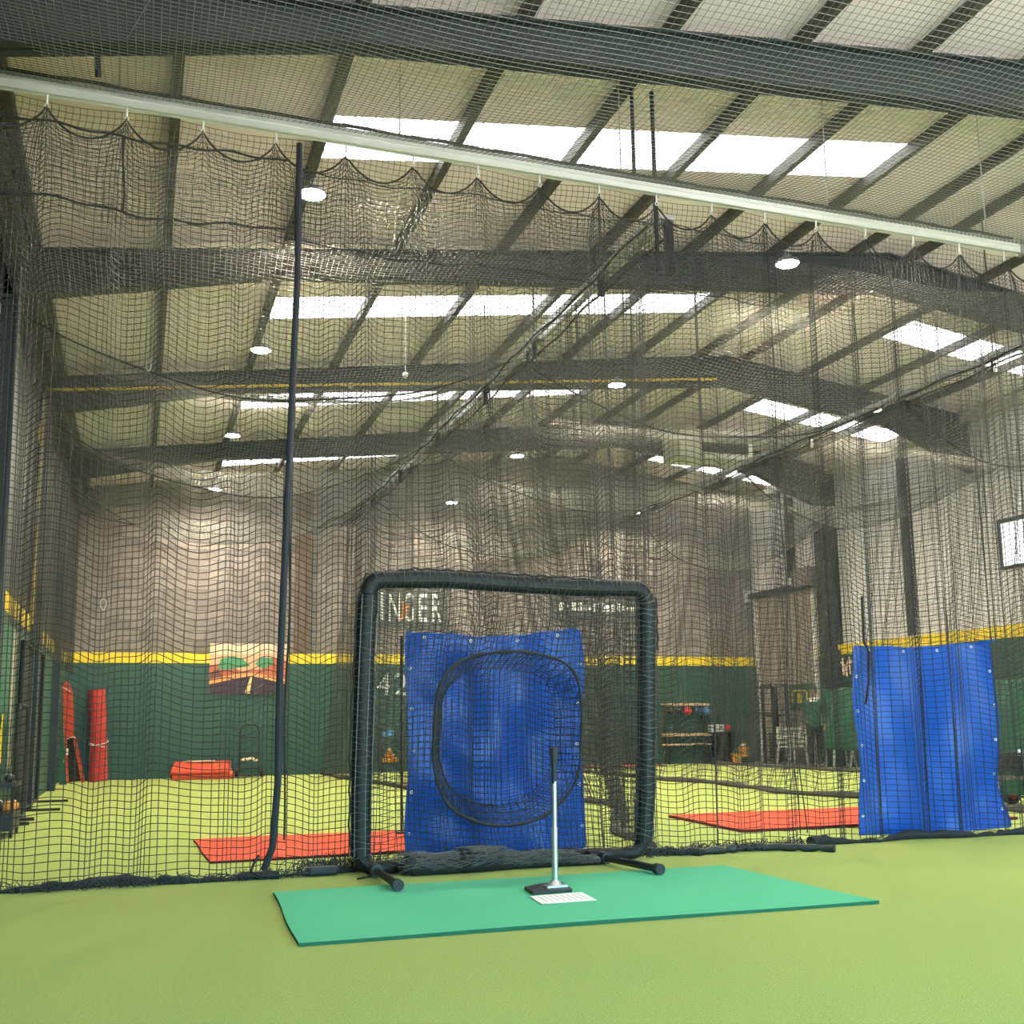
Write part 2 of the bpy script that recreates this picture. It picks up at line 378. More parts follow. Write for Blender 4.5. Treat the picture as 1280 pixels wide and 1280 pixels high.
# ================================================================== LAMPS
LAMP_Z = 6.0
def make_lamp():
    t = thing('pendant_lamp', 'round high bay lamp', 'lamp', (0, 0, 0), 'high bay lamps')
    MB().lathe([(.02, .085), (.05, .08), (.06, .05), (.10, .04), (.125, .025), (.132, .0), (.135, -.012), (.122, -.012), (.122, .0), (.05, .01)], (0, 0, 0), 28).build('housing', 'lampbody', t, smooth=True)
    MB().lathe([(.0005, -.001), (.121, -.001), (.121, -.006), (.0005, -.008)], (0, 0, 0), 28).build('diffuser', 'lampon', t)
    MB().tube([(.02*math.cos(a), 0, .115+.03*math.sin(a)) for a in [2*PI*i/10 for i in range(10)]], .004, 6, closed=True).build('hook', 'galv', t)
    MB().cyl((0, 0, .14), (0, 0, .62), .003, n=6).build('suspension_cable', 'black', t)
    return t
lamp0 = make_lamp(); used = False
rows = [(1.38, 'left lane'), (6.54, 'middle lane'), (11.08, 'right lane')]
pos = ['nearest', 'second', 'third', 'farthest']
for x, nm in rows:
    for k in range(4):
        lab = 'round glowing high bay lamp hanging over the %s, %s in its row' % (nm, pos[k])
        y = 9.5+BAY*k
        if not used: lamp0.location = (x, y, LAMP_Z); lamp0['label'] = lab; used = True
        else: dup(lamp0, (x, y, LAMP_Z), 0, lab)

# ================================================================== FRONT TRACK AND CURTAINS
YR = 8.15; CELL = .05; RN = .0036
t = thing('curtain_track', 'bright galvanised curtain track spanning the hall, carrying the front net', 'track', (3.4, YR, 5.84))
r = MB(); r.bb(XL+.1, 8.42, YR-.03, YR+.03, 5.885, 5.9); r.bb(XL+.1, 8.42, YR-.03, YR-.024, 5.785, 5.885); r.bb(XL+.1, 8.42, YR+.024, YR+.03, 5.785, 5.885)
r.bb(XL+.1, 8.42, YR-.034, YR-.022, 5.83, 5.845); r.bb(XL+.1, 8.42, YR-.03, YR-.012, 5.775, 5.787); r.bb(XL+.1, 8.42, YR+.012, YR+.03, 5.775, 5.787)
r.build('rail', 'alu', t)
MB().bb(8.40, 8.46, YR-.045, YR+.045, 5.76, 5.915).build('end_bracket', 'galv', t)
HK = .5625; hook_x = [XL+.12+HK*.55+HK*i for i in range(18)]
hook_x = [-1.36+HK*i for i in range(18)]
for x in hook_x:
    h = MB(); h.cyl((x, YR, 5.775), (x, YR, 5.70), .009, n=8); h.tube([(x+.014*math.cos(a), YR, 5.688+.018*math.sin(a)) for a in [2*PI*i/10 for i in range(10)]], .004, 6, closed=True)
    h.build('hook', 'clear', t)
for x in (-.3, 1.9, 3.92, 6.1, 8.0):
    MB().cyl((x, YR, 5.9), (x, YR, roof(x)+.05), .006, n=6).build('hanger_rod', 'galv', t)

xv = np.arange(XL+.12, 8.4, CELL)[:, None]; zv = np.arange(5.77, 4.9, -CELL)[None, :]
net_mesh('valance_netting', np.stack([xv+0*zv+.01*np.sin(zv*20), YR+.07+.05*(5.77-zv)+.03*np.sin(xv*5+zv*3), zv+.03*np.sin(xv*4)*(5.77-zv)], -1), .0026, t)
def scal(x):
    u = ((x-hook_x[0])/HK) % 1.0
    return (4*u*(1-u))**.85
def curtain(x0, x1, seed, full, big, ph, ztop=5.68, zbot=.03, y0=YR, amp=.095):
    n = int((x1-x0)*full/CELL)+1; m = int((ztop-zbot)/CELL)+1
    u = np.linspace(0, 1, n)[:, None]; v = np.linspace(0, 1, m)[None, :]
    s = u*(x1-x0)*full
    L = x1-x0
    g = sum(a*np.sin(2*PI*L/lam*u+p+.25*np.sin(5*v+p)) for a, lam, p in big)
    X = x0+L*u+g*np.minimum(1, 4*u*(1-u)*3)
    hgt = (ztop-zbot)
    sc = scal(X)
    # pinch towards the hooks near the top
    uu = ((X-hook_x[0])/HK) % 1.0
    pin = np.exp(-v*hgt/.28)*.055*np.sin(2*PI*uu)
    X = X+pin*.0-pin
    Y = y0+amp*(.6*np.sin(2*PI*s/.62+ph+.8*v)+.5*np.sin(2*PI*s/.31+2*ph-1.1*v)+.4*np.sin(2*PI*s/1.3+ph))*np.minimum(1, .25+v*4)
    z = ztop-v*hgt-.20*sc*np.exp(-v*hgt/.5)
    z = z+(.045*np.sin(2*PI*s/.85+ph+1.5*np.sin(3*v))+.026*np.sin(2*PI*s/.4+ph*2-2*v)+.04*wob(u, seed, 4, 1, 5))*np.sin(PI*np.clip(v*1.02, 0, 1))**.5
    z = np.maximum(z, .02)
    return np.stack([X+0*v, Y, z+0*u], axis=-1)
def hemline(x0, x1, y0, seed, r0=.028, wig=.07):
    xs = np.arange(x0, x1+.001, .06); rr = np.random.default_rng(seed)
    y = y0+wig*np.sin(xs*2.3+seed)+.03*np.sin(xs*7+seed)+rr.normal(0, .008, len(xs))
    r = r0*(1+.35*np.sin(xs*5+seed)+rr.normal(0, .18, len(xs)))
    r = np.clip(r, .012, .07)
    return MB().tube([(a, b, c*.9) for a, b, c in zip(xs, y, r)], r.tolist(), 10)
def loose(x0, x1, y0, seed, n, hgt=.08, wid=.12):
    b = MB(); rr = np.random.default_rng(seed)
    for _ in range(n):
        x = rr.uniform(x0, x1); a = rr.uniform(0, 2*PI); L = rr.uniform(.06, .22); k = 5; w = rr.uniform(-1, 1)
        pts = []
        for i in range(k):
            tt = i/(k-1)
            pts.append((x+math.cos(a)*L*tt+.03*math.sin(6*tt+w), y0+rr.normal(0, wid*.3)*.3+math.sin(a)*L*tt*.45, .006+abs(hgt*rr.uniform(.1, 1)*math.sin(PI*tt))))
        b.tube(pts, .0028, 3)
    return b
def toprope(x0, x1, z=5.68, y=YR):
    xs = np.arange(x0, x1+.001, HK/14)
    return [(x, y, z-.20*float(scal(x))) for x in xs]

c1 = thing('net_curtain', 'black knotted net curtain at the left end of the front track, beside the left wall', 'net', (-.2, YR, 0))
net_mesh('netting', curtain(XL+.1, 1.06, 3, 1.10, [(.05, .9, .3), (.03, .45, 1)], .4), RN, c1, kn=.0058)
MB().tube(toprope(XL+.1, 1.06), .008, 6).build('edge_rope', 'rope', c1)
for z, a in ((5.53, .02), (4.93, .03)):
    MB().tube([(x, YR-.02+.03*math.sin(3*x), z+a*math.sin(4*x+z)+.012*math.sin(15*x)) for x in np.arange(XL+.1, 1.04, .07)], .009, 6).build('binding_rope', 'rope', c1)
MB().tube([(-.24+.012*math.sin(9*z), YR-.03, z) for z in np.arange(4.93, 5.55, .05)], .009, 6).build('binding_rope', 'rope', c1)
hemline(XL+.1, 1.0, 8.05, 2).build('hem_rope', 'rope', c1)
loose(XL+.1, 1.3, 8.03, 5, 260).build('slack_netting', 'twine', c1)
# seam strap
st = [(375, 5.68, 1.07), (0, 4.54, 1.07), (0, 2.68, 1.02), (0, 1.47, .99), (0, .66, .99), (0, .21, .96), (0, .05, .90)]
pts = [Vector((x, YR-.05, z)) for _, z, x in st]
b = MB(); fine = []
for a, c in zip(pts[:-1], pts[1:]):
    for i in range(6): fine.append(a.lerp(c, i/6))
fine.append(pts[-1])
b.tube(fine, .026, 8).build('seam_strap', 'web', c1, smooth=True)
MB().tube([(1.08+.1*math.sin(4*z)*.1-.02*(5.6-z)/5.6*4*.5, YR+.02, z) for z in np.arange(.25, 5.6, .1)], .008, 6).build('seam_rope', 'rope', c1)
MB().tube([(.86, 8.08, .16), (.83, 8.05, .12), (.80, 8.0, .06), (.86, 7.97, .03), (1.0, 7.98, .025), (1.2, 7.98, .03), (1.34, 8.0, .04), (1.42, 8.05, .08)], .009, 8).build('tie_rope', 'rope', c1, smooth=True)

c2 = thing('net_curtain', 'wide black knotted net curtain hanging behind the square practice screen', 'net', (3.2, YR, 0))
Pc = curtain(1.08, 5.42, 11, 1.2, [(.06, 1.1, 1.3), (.035, .5, 2)], 1.7)
Pc[..., 1] += .26*np.exp(-((Pc[..., 0]-2.72)/.85)**6-((Pc[..., 2]-.95)/.85)**6)      # pushed back by the sock of the screen
net_mesh('netting', Pc, RN, c2, kn=.0058)
MB().tube(toprope(1.08, 5.42), .008, 6).build('edge_rope', 'rope', c2)
for z in (5.48, 4.86):
    MB().tube([(x, YR+.02*math.sin(3*x), z+.03*math.sin(3.3*x+z)+.012*math.sin(13*x)) for x in np.arange(1.08, 5.42, .08)], .005, 6).build('binding_rope', 'rope', c2)
hp = [(3.92, 8.12), (4.1, 8.02), (4.3, 7.90), (4.55, 7.93), (4.75, 8.0), (4.9, 7.98), (5.1, 7.86), (5.25, 7.74), (5.45, 7.60)]
MB().tube([(x+.0, y+.012*math.sin(i*3), (.030+.006*math.sin(i*2))) for i, (x, y) in enumerate([tuple(np.array(hp[k])*(1-q/4)+np.array(hp[k+1])*q/4) for k in range(len(hp)-1) for q in range(4)])], [.031+.005*math.sin(i*1.9)+.004*math.sin(i*4.1) for i in range(32)], 10).build('hem_vinyl', 'hem', c2, smooth=True)
hemline(1.2, 2.0, 8.1, 3, .03, .04).build('hem_rope', 'rope', c2)
loose(1.2, 1.75, 8.12, 6, 130, .16).build('slack_netting', 'twine', c2)
b = MB(); b.bb(1.2, 1.42, 7.97, 8.05, .006, .07); b.build('hem_weight', 'web', c2, bevel=.02)
loose(3.8, 5.4, 7.98, 16, 200, .10).build('slack_netting', 'twine', c2)

c3 = thing('net_curtain', 'black knotted net curtain at the right end of the track, before the right tarp', 'net', (7, YR, 0))
net_mesh('netting', curtain(5.40, 8.75, 21, 1.25, [(.06, 1.0, .3), (.045, .42, 2)], .9), RN, c3, kn=.0058)
MB().tube(toprope(5.40, 8.7), .008, 6).build('edge_rope', 'rope', c3)
hemline(5.45, 8.75, 8.06, 12, .030, .05).build('hem_rope', 'rope', c3)
for x, sd in ((5.42, 1), (5.50, 2), (8.2, 3)):
    MB().tube([(x+.035*math.sin(3*z+sd)*(1-z/6), YR+.03, z) for z in np.arange(.1, 5.5, .1)], .005, 6).build('gathered_edge', 'rope', c3)

# overhead net from the track towards the viewpoint
u = np.linspace(0, 1, int(10.8/CELL)+1)[:, None]; dd = np.arange(0, 4.6, CELL)[None, :]
X = XL+.08+u*10.75+.02*np.sin(u*60)*np.minimum(1, dd); Y = YR-.02-dd+0*u
Z = 5.87-.47*dd+.125*dd**2-.004*dd**3+.05*np.sin(u*9+.8*dd)*np.minimum(1, dd)+.03*np.sin(u*31+1.3)*np.minimum(1, dd)*np.exp(-dd/2)
Z = np.minimum(Z, 6.0)+.06*(1-u)*np.minimum(dd, 1)
on = thing('overhead_net', 'slack black overhead net running forward from the bright front track', 'net', (3.5, 6, 5.5))
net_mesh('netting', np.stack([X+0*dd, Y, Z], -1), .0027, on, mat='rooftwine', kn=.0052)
MB().tube([(x, YR-.03, 5.915+.006*math.sin(x*9)) for x in np.arange(XL+.1, 8.4, .1)], .014, 6).build('lacing_rope', 'rope', on)
tie = MB().tube([(-.41, 7.44, 5.95), (-.43, 7.5, 5.8), (-.42, 7.6, 5.66)], .022, 8); tie.build('tie_strap', 'web', on)
MB().cyl((.0, 6.9, 6.05), (-.3, 7.5, 5.78), .003, n=6).build('guy_wire', 'galv', on)

# ================================================================== LANE DIVIDERS AND CEILING NETS
XC, XR2, ZT = 4.40, 10.25, 5.64
def track(x, y0, lab, hangs):
    t = thing('divider_track', lab, 'track', (x, (y0+YB)/2, ZT))
    r = MB()
    for dx in (-.055, .055): r.bb(x+dx-.02, x+dx+.02, y0, YB-.12, ZT-.02, ZT+.045)
    for y in np.arange(y0+.4, YB-.2, 1.1): r.bb(x-.06, x+.06, y-.02, y+.02, ZT+.045, ZT+.06)
    r.build('rail', 'galv', t)
    MB().tube([(x-.12+.02*math.sin(y*2), y, ZT-.05-.03*math.sin(y*2.8)**2) for y in np.arange(y0, YB-.1, .2)], .012, 6).build('edge_rope', 'rope', t)
    MB().tube([(x+.13+.02*math.sin(y*2.3), y, ZT-.04-.03*math.sin(y*2.4)**2) for y in np.arange(y0, YB-.1, .2)], .012, 6).build('edge_rope', 'rope', t)
    for y in hangs:
        MB().cyl((x, y, ZT+.06), (x, y, roof(x)), .009, n=6).build('hanger_rod', 'black', t)
        MB().bb(x-.03, x+.03, y-.02, y+.02, ZT-.2, ZT+.06).build('drop_bracket', 'black', t)
    return t
track(XC, 8.35, 'long divider track between the left and middle lanes, with hanging rods', [9.7, 11.7, 13.65, 16.2, 18.8, 21.3])
track(XR2, 9.0, 'long divider track between the middle and right lanes, with hanging rods', [10.5, 14.5, 17.4, 20.1, 22.4])
p = thing('track_post', 'pair of black drop posts from the nearest rafter, holding the track ends', 'post', (4.05, 7.95, 5.9))
MB().cyl((4.08, 8.21, 6.80), (4.08, 8.21, 5.9), .018, n=10).build('post', 'black', p)
MB().cyl((4.29, 8.22, 6.83), (4.29, 8.22, 5.08), .020, n=10).build('post', 'black', p)
MB().bb(4.42, 4.49, 8.27, 8.33, 5.10, 5.62).build('drop_bracket', 'black', p)
MB().bb(4.27, 4.49, 8.23, 8.27, 5.60, 5.64).build('bracket_arm', 'galv', p)

def sag_y(y): return .5-.5*np.cos(2*PI*(y-14.3)/BAY)
def lane_net(name_lab, x0, x1, y0, y1, depth, sk, seed, cell=.052):
    nx = int((x1-x0)*1.04/cell); ny = int((y1-y0)*1.03/cell)
    def zf(u, y):
        shp = 4*(u**sk)*(1-u**sk)
        s = .22+.78*sag_y(y+.25*np.sin(y*.7+seed))*np.clip((y-y0)/2.5, .15, 1)
        return ZT-.03-depth(y)*shp*s+.03*np.sin(u*14+y*.9+seed)*shp+.02*np.sin(y*5+u*4)*shp, shp
    u = np.linspace(0, 1, nx)[:, None]; y = np.linspace(y0, y1, ny)[None, :]
    z, shp = zf(u, y)
    X = x0+(x1-x0)*u+.03*np.sin(y*1.7+u*5)*shp
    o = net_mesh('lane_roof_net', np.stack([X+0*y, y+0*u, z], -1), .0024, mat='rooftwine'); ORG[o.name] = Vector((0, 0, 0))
    for yc in (12.35, 16.8, 21.25, 23.9):
        b = MB().tube([(x0+(x1-x0)*k/40, yc, float(zf(np.array(k/40.), np.array(yc))[0])-.01) for k in range(41)], .010, 6); b.build('sag_rope', 'rope', o)
    return tag(o, name_lab, 'net')
lane_net('sagging black roof net over the left lane', XL+.12, XC-.1, 8.3, YB-.2, lambda y: .80+.035*(y-12), 1.0, .3)
lane_net('sagging black roof net over the middle lane', XC+.1, XR2-.12, 8.4, YB-.2, lambda y: .78+.035*(y-12), 1.0, 1.4)
lane_net('sagging black roof net over the right lane', XR2+.12, 14.9, 8.4, YB-.2, lambda y: .85+.04*(y-12), .9, 2.2)

def divider(lab, xt, path, y0, y1, full, seed, ztop=ZT-.05, zb=0, cell=.055, amp=.10, r=.0025):
    py = np.array([p[0] for p in path]); px = np.array([p[1] for p in path])
    n = int((y1-y0)*full/cell); m = int((ztop-zb)/cell)
    u = np.linspace(0, 1, n)[:, None]; v = np.linspace(0, 1, m)[None, :]
    L = y1-y0
    Yc = y0+L*u+(.14*np.sin(2*PI*u*L/1.5+seed)+.06*np.sin(2*PI*u*L/.55+2*seed))
    Yc = np.clip(Yc, y0, y1)
    xb = np.interp(Yc, py, px)
    fold = amp*(.7*np.sin(2*PI*u*L*full/.5+seed+.6*v)+.5*np.sin(2*PI*u*L*full/.23+v))*(.3+.7*v)
    X = xt+(xb-xt)*v**1.5+fold
    z = zb+(ztop-zb)*(1-v)+.02+(.04*np.sin(2*PI*u*L/.9+seed)+.03*np.sin(2*PI*u*L/2.3+seed))*np.sin(PI*v)
    t = thing('lane_divider_net', lab, 'net', (xt, (y0+y1)/2, 0))
    net_mesh('netting', np.stack([X, Yc+0*v, z+0*u], -1), r, t, mat='sidetwine')
    if zb: return t
    ys_ = np.arange(y0, y1, .1)
    MB().tube([(float(np.interp(y, py, px))+.05*math.sin(y*3+seed), y, .03) for y in ys_], [.045+.015*math.sin(y*4.1) for y in ys_], 8).build('hem_bundle', 'hemgrey', t, smooth=True)
    return t
M['hemgrey'] = pm('bundled_net', (.075, .068, .060), .9, bump=.5, bscale=150, var=.35, scale=40)
divider('gathered black divider net between the left and middle lanes', XC, [(8.4, 4.1), (10, 4.55), (11.5, 5.3), (12.5, 5.7), (13.3, 5.8), (15.2, 5.6), (17.5, 4.4), (20.4, 4.0), (24.4, 3.9)], 8.4, YB-.2, 1.5, .7)
divider('gathered black divider net between the middle and right lanes', XR2, [(9, 9.5), (12.5, 9.2), (14, 8.9), (15.4, 9.2), (16.5, 9.25), (18, 9.0), (24.4, 9.2)], 9.1, YB-.2, 1.3, 2.1)
divider('black side net along the right lane, before the pale wall', 13.56, [(12, 13.56), (21, 13.54), (23.8, 13.40)], 11.5, 23.75, 1.15, 4.0, cell=.06, amp=.05)
divider('black side net along the left wall', XL+.22, [(8, XL+.22), (24.4, XL+.22)], 12.2, YB-.3, 1.05, 5.0, cell=.055, amp=.03, zb=2.15)
# yellow gas pipe
gp = thing('gas_pipe', 'yellow pipe rising up the left wall and along the third rafter', 'pipe', (XL+.1, 16.1, 2.5))
MB().tube([(-1.42, 16.12, 2.5), (-1.41, 16.12, 5.80), (-1.36, 16.12, 5.86), (1.3, 16.12, 6.16), (5.0, 16.12, 6.56), (9.5, 16.12, 7.05)], .022, 8).build('pipe_run', 'pipe', gp, smooth=True)
for x, z in ((.5, 6.07), (3, 6.345), (6, 6.67), (8.5, 6.94)): MB().bb(x-.02, x+.02, 16.12, 16.3, z-.03, z+.03).build('pipe_clip', 'galv', gp)
MB().cyl((-1.42, 16.12, 5.1), (-1.42, 16.12, 5.35), .034, n=10).build('pipe_joint', 'pipe', gp)
# small white detector ball and two carabiners on the front net
o = MB(); o.ball((3.35, 14.0, 5.86), .045).cyl((3.35, 14, 5.9), (3.35, 14, roof(3.35)), .006, n=6); tag(o.build('ceiling_sensor', 'white', smooth=True), 'small white ball-shaped sensor hanging over the left lane', 'sensor')
def carab(x, y, z, lab):
    o = MB().tube([(x+.018*math.cos(a)*(1+.25*math.sin(a)), y, z+.04*math.sin(a)) for a in [2*PI*i/16 for i in range(16)]], .004, 6, closed=True)
    tag(o.build('carabiner', 'galv', smooth=True), lab, 'carabiner')
carab(-.01, YR-.1, 3.71, 'small steel carabiner clipped high on the left net')
carab(-.25, YR-.1, 1.94, 'small steel carabiner clipped on the left net, lower of the two')
# heater
uh = thing('unit_heater', 'beige heater unit with dark grille, hanging under the roof ridge', 'heater', (11.3, 19.5, 6.4))
MB().bb(10.45, 12.2, 19.3, 20.1, 6.5, 7.1).build('casing', 'beige', uh, bevel=.02)
g = MB().bb(10.98, 12.05, 19.27, 19.3, 6.62, 7.02)
for k in range(7): g.bb(10.98, 12.05, 19.25, 19.29, 6.64+k*.055, 6.655+k*.055)
g.build('grille', 'grille', uh)
for x in (10.6, 12.05): MB().cyl((x, 19.7, 7.1), (x, 19.7, 7.3), .01, n=6).build('hanger_rod', 'black', uh)

# ================================================================== PRACTICE SCREEN
YS = 7.9
sc_ = thing('practice_screen', 'square black padded practice screen with sock net, standing behind the green mat', 'practice screen', (2.75, YS, 0))
def arc(c, r, a0, a1, n=7): return [(c[0]+r*math.cos(a0+(a1-a0)*i/n), YS, c[1]+r*math.sin(a0+(a1-a0)*i/n)) for i in range(n+1)]
xl0, xl1, xr0, xr1, zt = 1.560, 1.605, 3.825, 3.91, 2.16
def wav(path, a, sd): return [(p[0]+a*math.sin(i*1.1+sd)*.4, p[1], p[2]+a*math.sin(i*1.7+sd)*.4) for i, p in enumerate(path)]
lp = [(xl0, YS, .14), (xl0, YS, .6), (xl0+.01, YS, 1.0), (xl0+.025, YS, 1.5), (xl1-.005, YS, 1.9), (xl1, YS, 2.035)]
MB().tube(wav(lp, .01, 1), .074, 16).build('post_pad', 'foam', sc_, smooth=True)
tp = arc((xl1+.12, zt-.12), .12, PI, PI/2)+[(2.2, YS, zt+.015), (2.75, YS, zt-.005), (3.3, YS, zt-.02)]+arc((xr1-.12, zt-.13), .12, PI/2, 0)
MB().tube(tp, [.072]+[.068]*(len(tp)-2)+[.072], 16).build('top_pad', 'foam', sc_, smooth=True)
rp = [(xr1, YS, 2.03), (xr1, YS, 1.92), (xr1-.01, YS, 1.5), (xr1-.03, YS, 1.0), (xr1-.055, YS, .5), (xr0-.01, YS, .14)]
MB().tube(wav(rp, .012, 2), [.073, .074, .07, .073, .07, .072], 16).build('post_pad', 'foam', sc_, smooth=True)
for z, x in ((1.95, xl1), (1.93, xr1)): MB().tube([(x, YS, z-.05), (x, YS, z+.05)], .0765, 14).build('pad_strap', 'foam', sc_, smooth=True)
MB().tube(arc((xl0+.11, .16), .11, PI, 1.5*PI)+[(2.2, YS, .06), (3.2, YS, .055)]+arc((xr0-.12, .16), .11, 1.5*PI, 2*PI), .05, 12).build('bottom_bar', 'foam', sc_, smooth=True)
for x0, y0, x1, y1, z in ((1.68, 8.55, 1.615, 6.93, .062), (3.36, 8.4, 3.455, 6.90, .062)):
    ft = MB().cyl((x0, y0, z-.02), (x1, y1, z), .026, n=14).build('foot_tube', 'black', sc_, smooth=True)
    dv = (Vector((x1, y1, z))-Vector((x0, y0, z-.02))).normalized(); e = Vector((x1, y1, z))
    MB().cyl(e-dv*.05, e+dv*.012, .037, n=16).build('end_cap', 'rubber', ft, smooth=True)
    m_ = e-dv*(.78); MB().cyl(m_-dv*.12, m_+dv*.0, .045, n=14).build('foot_sleeve', 'black', ft, smooth=True)
# screen netting with the sock pocket pushed back inside the ring
cx0, cz0, ra, rb = 2.695, .965, .595, .645
nx, nz = 46, 42
xx = np.linspace(1.64, 3.86, nx)[:, None]; zz = np.linspace(.10, 2.11, nz)[None, :]
tilt = (zz-1)*.045
Xs = xx+tilt+0*zz
dx = np.abs((xx-cx0)/ra); dz = np.abs((zz-cz0)/rb); pw = np.where(zz < cz0, 2.6, 3.6)
rho = (dx**pw+dz**pw)**(1/pw)
dep = .34*np.clip((1.0-rho)/.20, 0, 1)**.7+.05*np.clip(1-rho, 0, 1)
Ysn = YS-.04+dep+.025*np.sin(xx*9+zz*5)*(rho > 1)+.02*np.sin(xx*23)*(rho < .8)
Zs = zz+.02*np.sin(xx*7)*np.sin(PI*(zz-.1)/2)+.012*np.sin(xx*17+zz*3)+0*xx
net_mesh('screen_netting', np.stack([Xs, Ysn, Zs], -1), .0030, sc_, kn=.0048)
ring = []
for i in range(56):
    a = 2*PI*i/56; p_ = 2.6 if math.sin(a) < 0 else 3.6
    c, s = math.cos(a), math.sin(a); k = (abs(c)**p_+abs(s)**p_)**(-1/p_)
    z = cz0+rb*k*s; ring.append((cx0+ra*k*c+(z-1)*.05+.006*math.sin(a*9), YS-.055+.01*math.sin(7*a), z+.01*math.sin(a*5)))
MB().tube(ring, [.0125+.004*math.sin(i*2.2) for i in range(56)], 8, closed=True).build('sock_ring', 'rope', sc_, smooth=True)
ring2 = [(cx0+(p[0]-cx0)*.80+.02, YS+.30, cz0+(p[2]-cz0)*.82+.01) for p in ring]
MB().tube(ring2[20:43], .008, 6).build('sock_back_rope', 'rope', sc_, smooth=True)
side = [[tuple(Vector(p).lerp(Vector(q), j/8)) for j in range(9)] for p, q in zip(ring+ring[:1], ring2+ring2[:1])]
net_mesh('sock_side_netting', np.array(side), .0030, sc_)
def ringnet(path, r, step, nm):
    b = MB(); P_ = [Vector(p) for p in path]; acc = 0
    for a, c in zip(P_[:-1], P_[1:]):
        L = (c-a).length; d = (c-a)/L; x_, y_ = basis(d); q = acc
        while q < L:
            o_ = a+d*q; b.tube([o_+(x_*math.cos(w)+y_*math.sin(w))*(r+.0015*math.sin(5*w))+d*.012*math.sin(2*w+q*30) for w in [2*PI*i/14 for i in range(14)]], .0028, 3, closed=True); q += step
        acc = q-L
    for w in (.3, 1.3, 2.4, 3.4, 4.4, 5.5):
        pts = []
        for i, p in enumerate(P_):
            d = (P_[min(i+1, len(P_)-1)]-P_[max(i-1, 0)]).normalized(); x_, y_ = basis(d); pts.append(p+(x_*math.cos(w)+y_*math.sin(w))*r)
        b.tube(pts, .0028, 3)
    b.build(nm, 'padtwine', sc_)
M['padtwine'] = pm('pad_netting', (.11, .11, .11), .5)
ringnet(lp, .079, .05, 'pad_netting'); ringnet(rp, .077, .05, 'pad_netting'); ringnet(tp[5:], .074, .05, 'pad_netting')
# lacing rope round the outside of the pads
lac = [(xl0-.085, YS-.03, .2), (xl0-.085, YS-.03, 1.0), (xl1-.09, YS-.03, 1.97), (xl1-.02, YS-.03, 2.19), (1.95, YS-.03, 2.245), (2.5, YS-.03, 2.235), (3.2, YS-.03, 2.215), (3.86, YS-.03, 2.18), (xr1+.075, YS-.03, 2.06), (xr1+.08, YS-.03, 1.6)]
lf = []
for a, b_ in zip(lac[:-1], lac[1:]):
    a, b_ = Vector(a), Vector(b_)
    for i in range(10): lf.append(a.lerp(b_, i/10)+Vector((.007*math.sin(i*2.1), 0, .007*math.cos(i*2.6))))
MB().tube(lf, .0075, 6).build('lacing_cord', 'rope', sc_)
MB().tube([(xl0-.08, YS-.03, .2), (1.60, YS-.09, .06), (1.62, YS-.12, .012), (1.50, YS-.22, .012)], .006, 6).build('lacing_tail', 'rope', sc_)
# gathered net lying along the bottom bar
roll = thing('gathered_net', 'roll of gathered black net lying along the foot of the practice screen', 'net', (2.6, 7.74, 0))
rr = np.random.default_rng(4); xs = np.arange(1.82, 3.42, .03)
rad = .060+.022*np.sin(xs*3+1)+.012*np.sin(xs*11)+rr.normal(0, .004, len(xs)); rad[:3] *= (.4, .7, .9); rad[-4:] *= (.95, .85, .65, .35)
MB().tube([(x, 7.74+.02*math.sin(x*5), r_*.92+.005) for x, r_ in zip(xs, rad)], rad.tolist(), 12).build('bundle', 'rope', roll, smooth=True)
b = MB()
for k in range(900):
    x = rr.uniform(1.85, 3.38); a = rr.uniform(-.3, PI+.3); R = float(np.interp(x, xs, rad))+.003; L = rr.uniform(.05, .22); ang = rr.uniform(-.9, .9); pts = []
    for i in range(4):
        tq = i/3-.5; xq = x+L*tq; aq = a+ang*tq; pts.append((xq, 7.74+.02*math.sin(xq*5)-R*math.cos(aq), R*.92+.008+R*math.sin(aq)*.98))
    b.tube([(p[0], p[1], max(.004, p[2])) for p in pts], .0028, 3)
M['rolltwine'] = pm('roll_netting', (.10, .097, .093), .6, var=.4, scale=25)
b.build('loose_strands', 'rolltwine', roll)
MB().tube([(3.3, 7.80, .05), (3.5, 7.86, .06), (3.62, 7.88, .055)], [.05, .045, .04], 10).build('bar_sleeve', 'foam', roll, smooth=True)

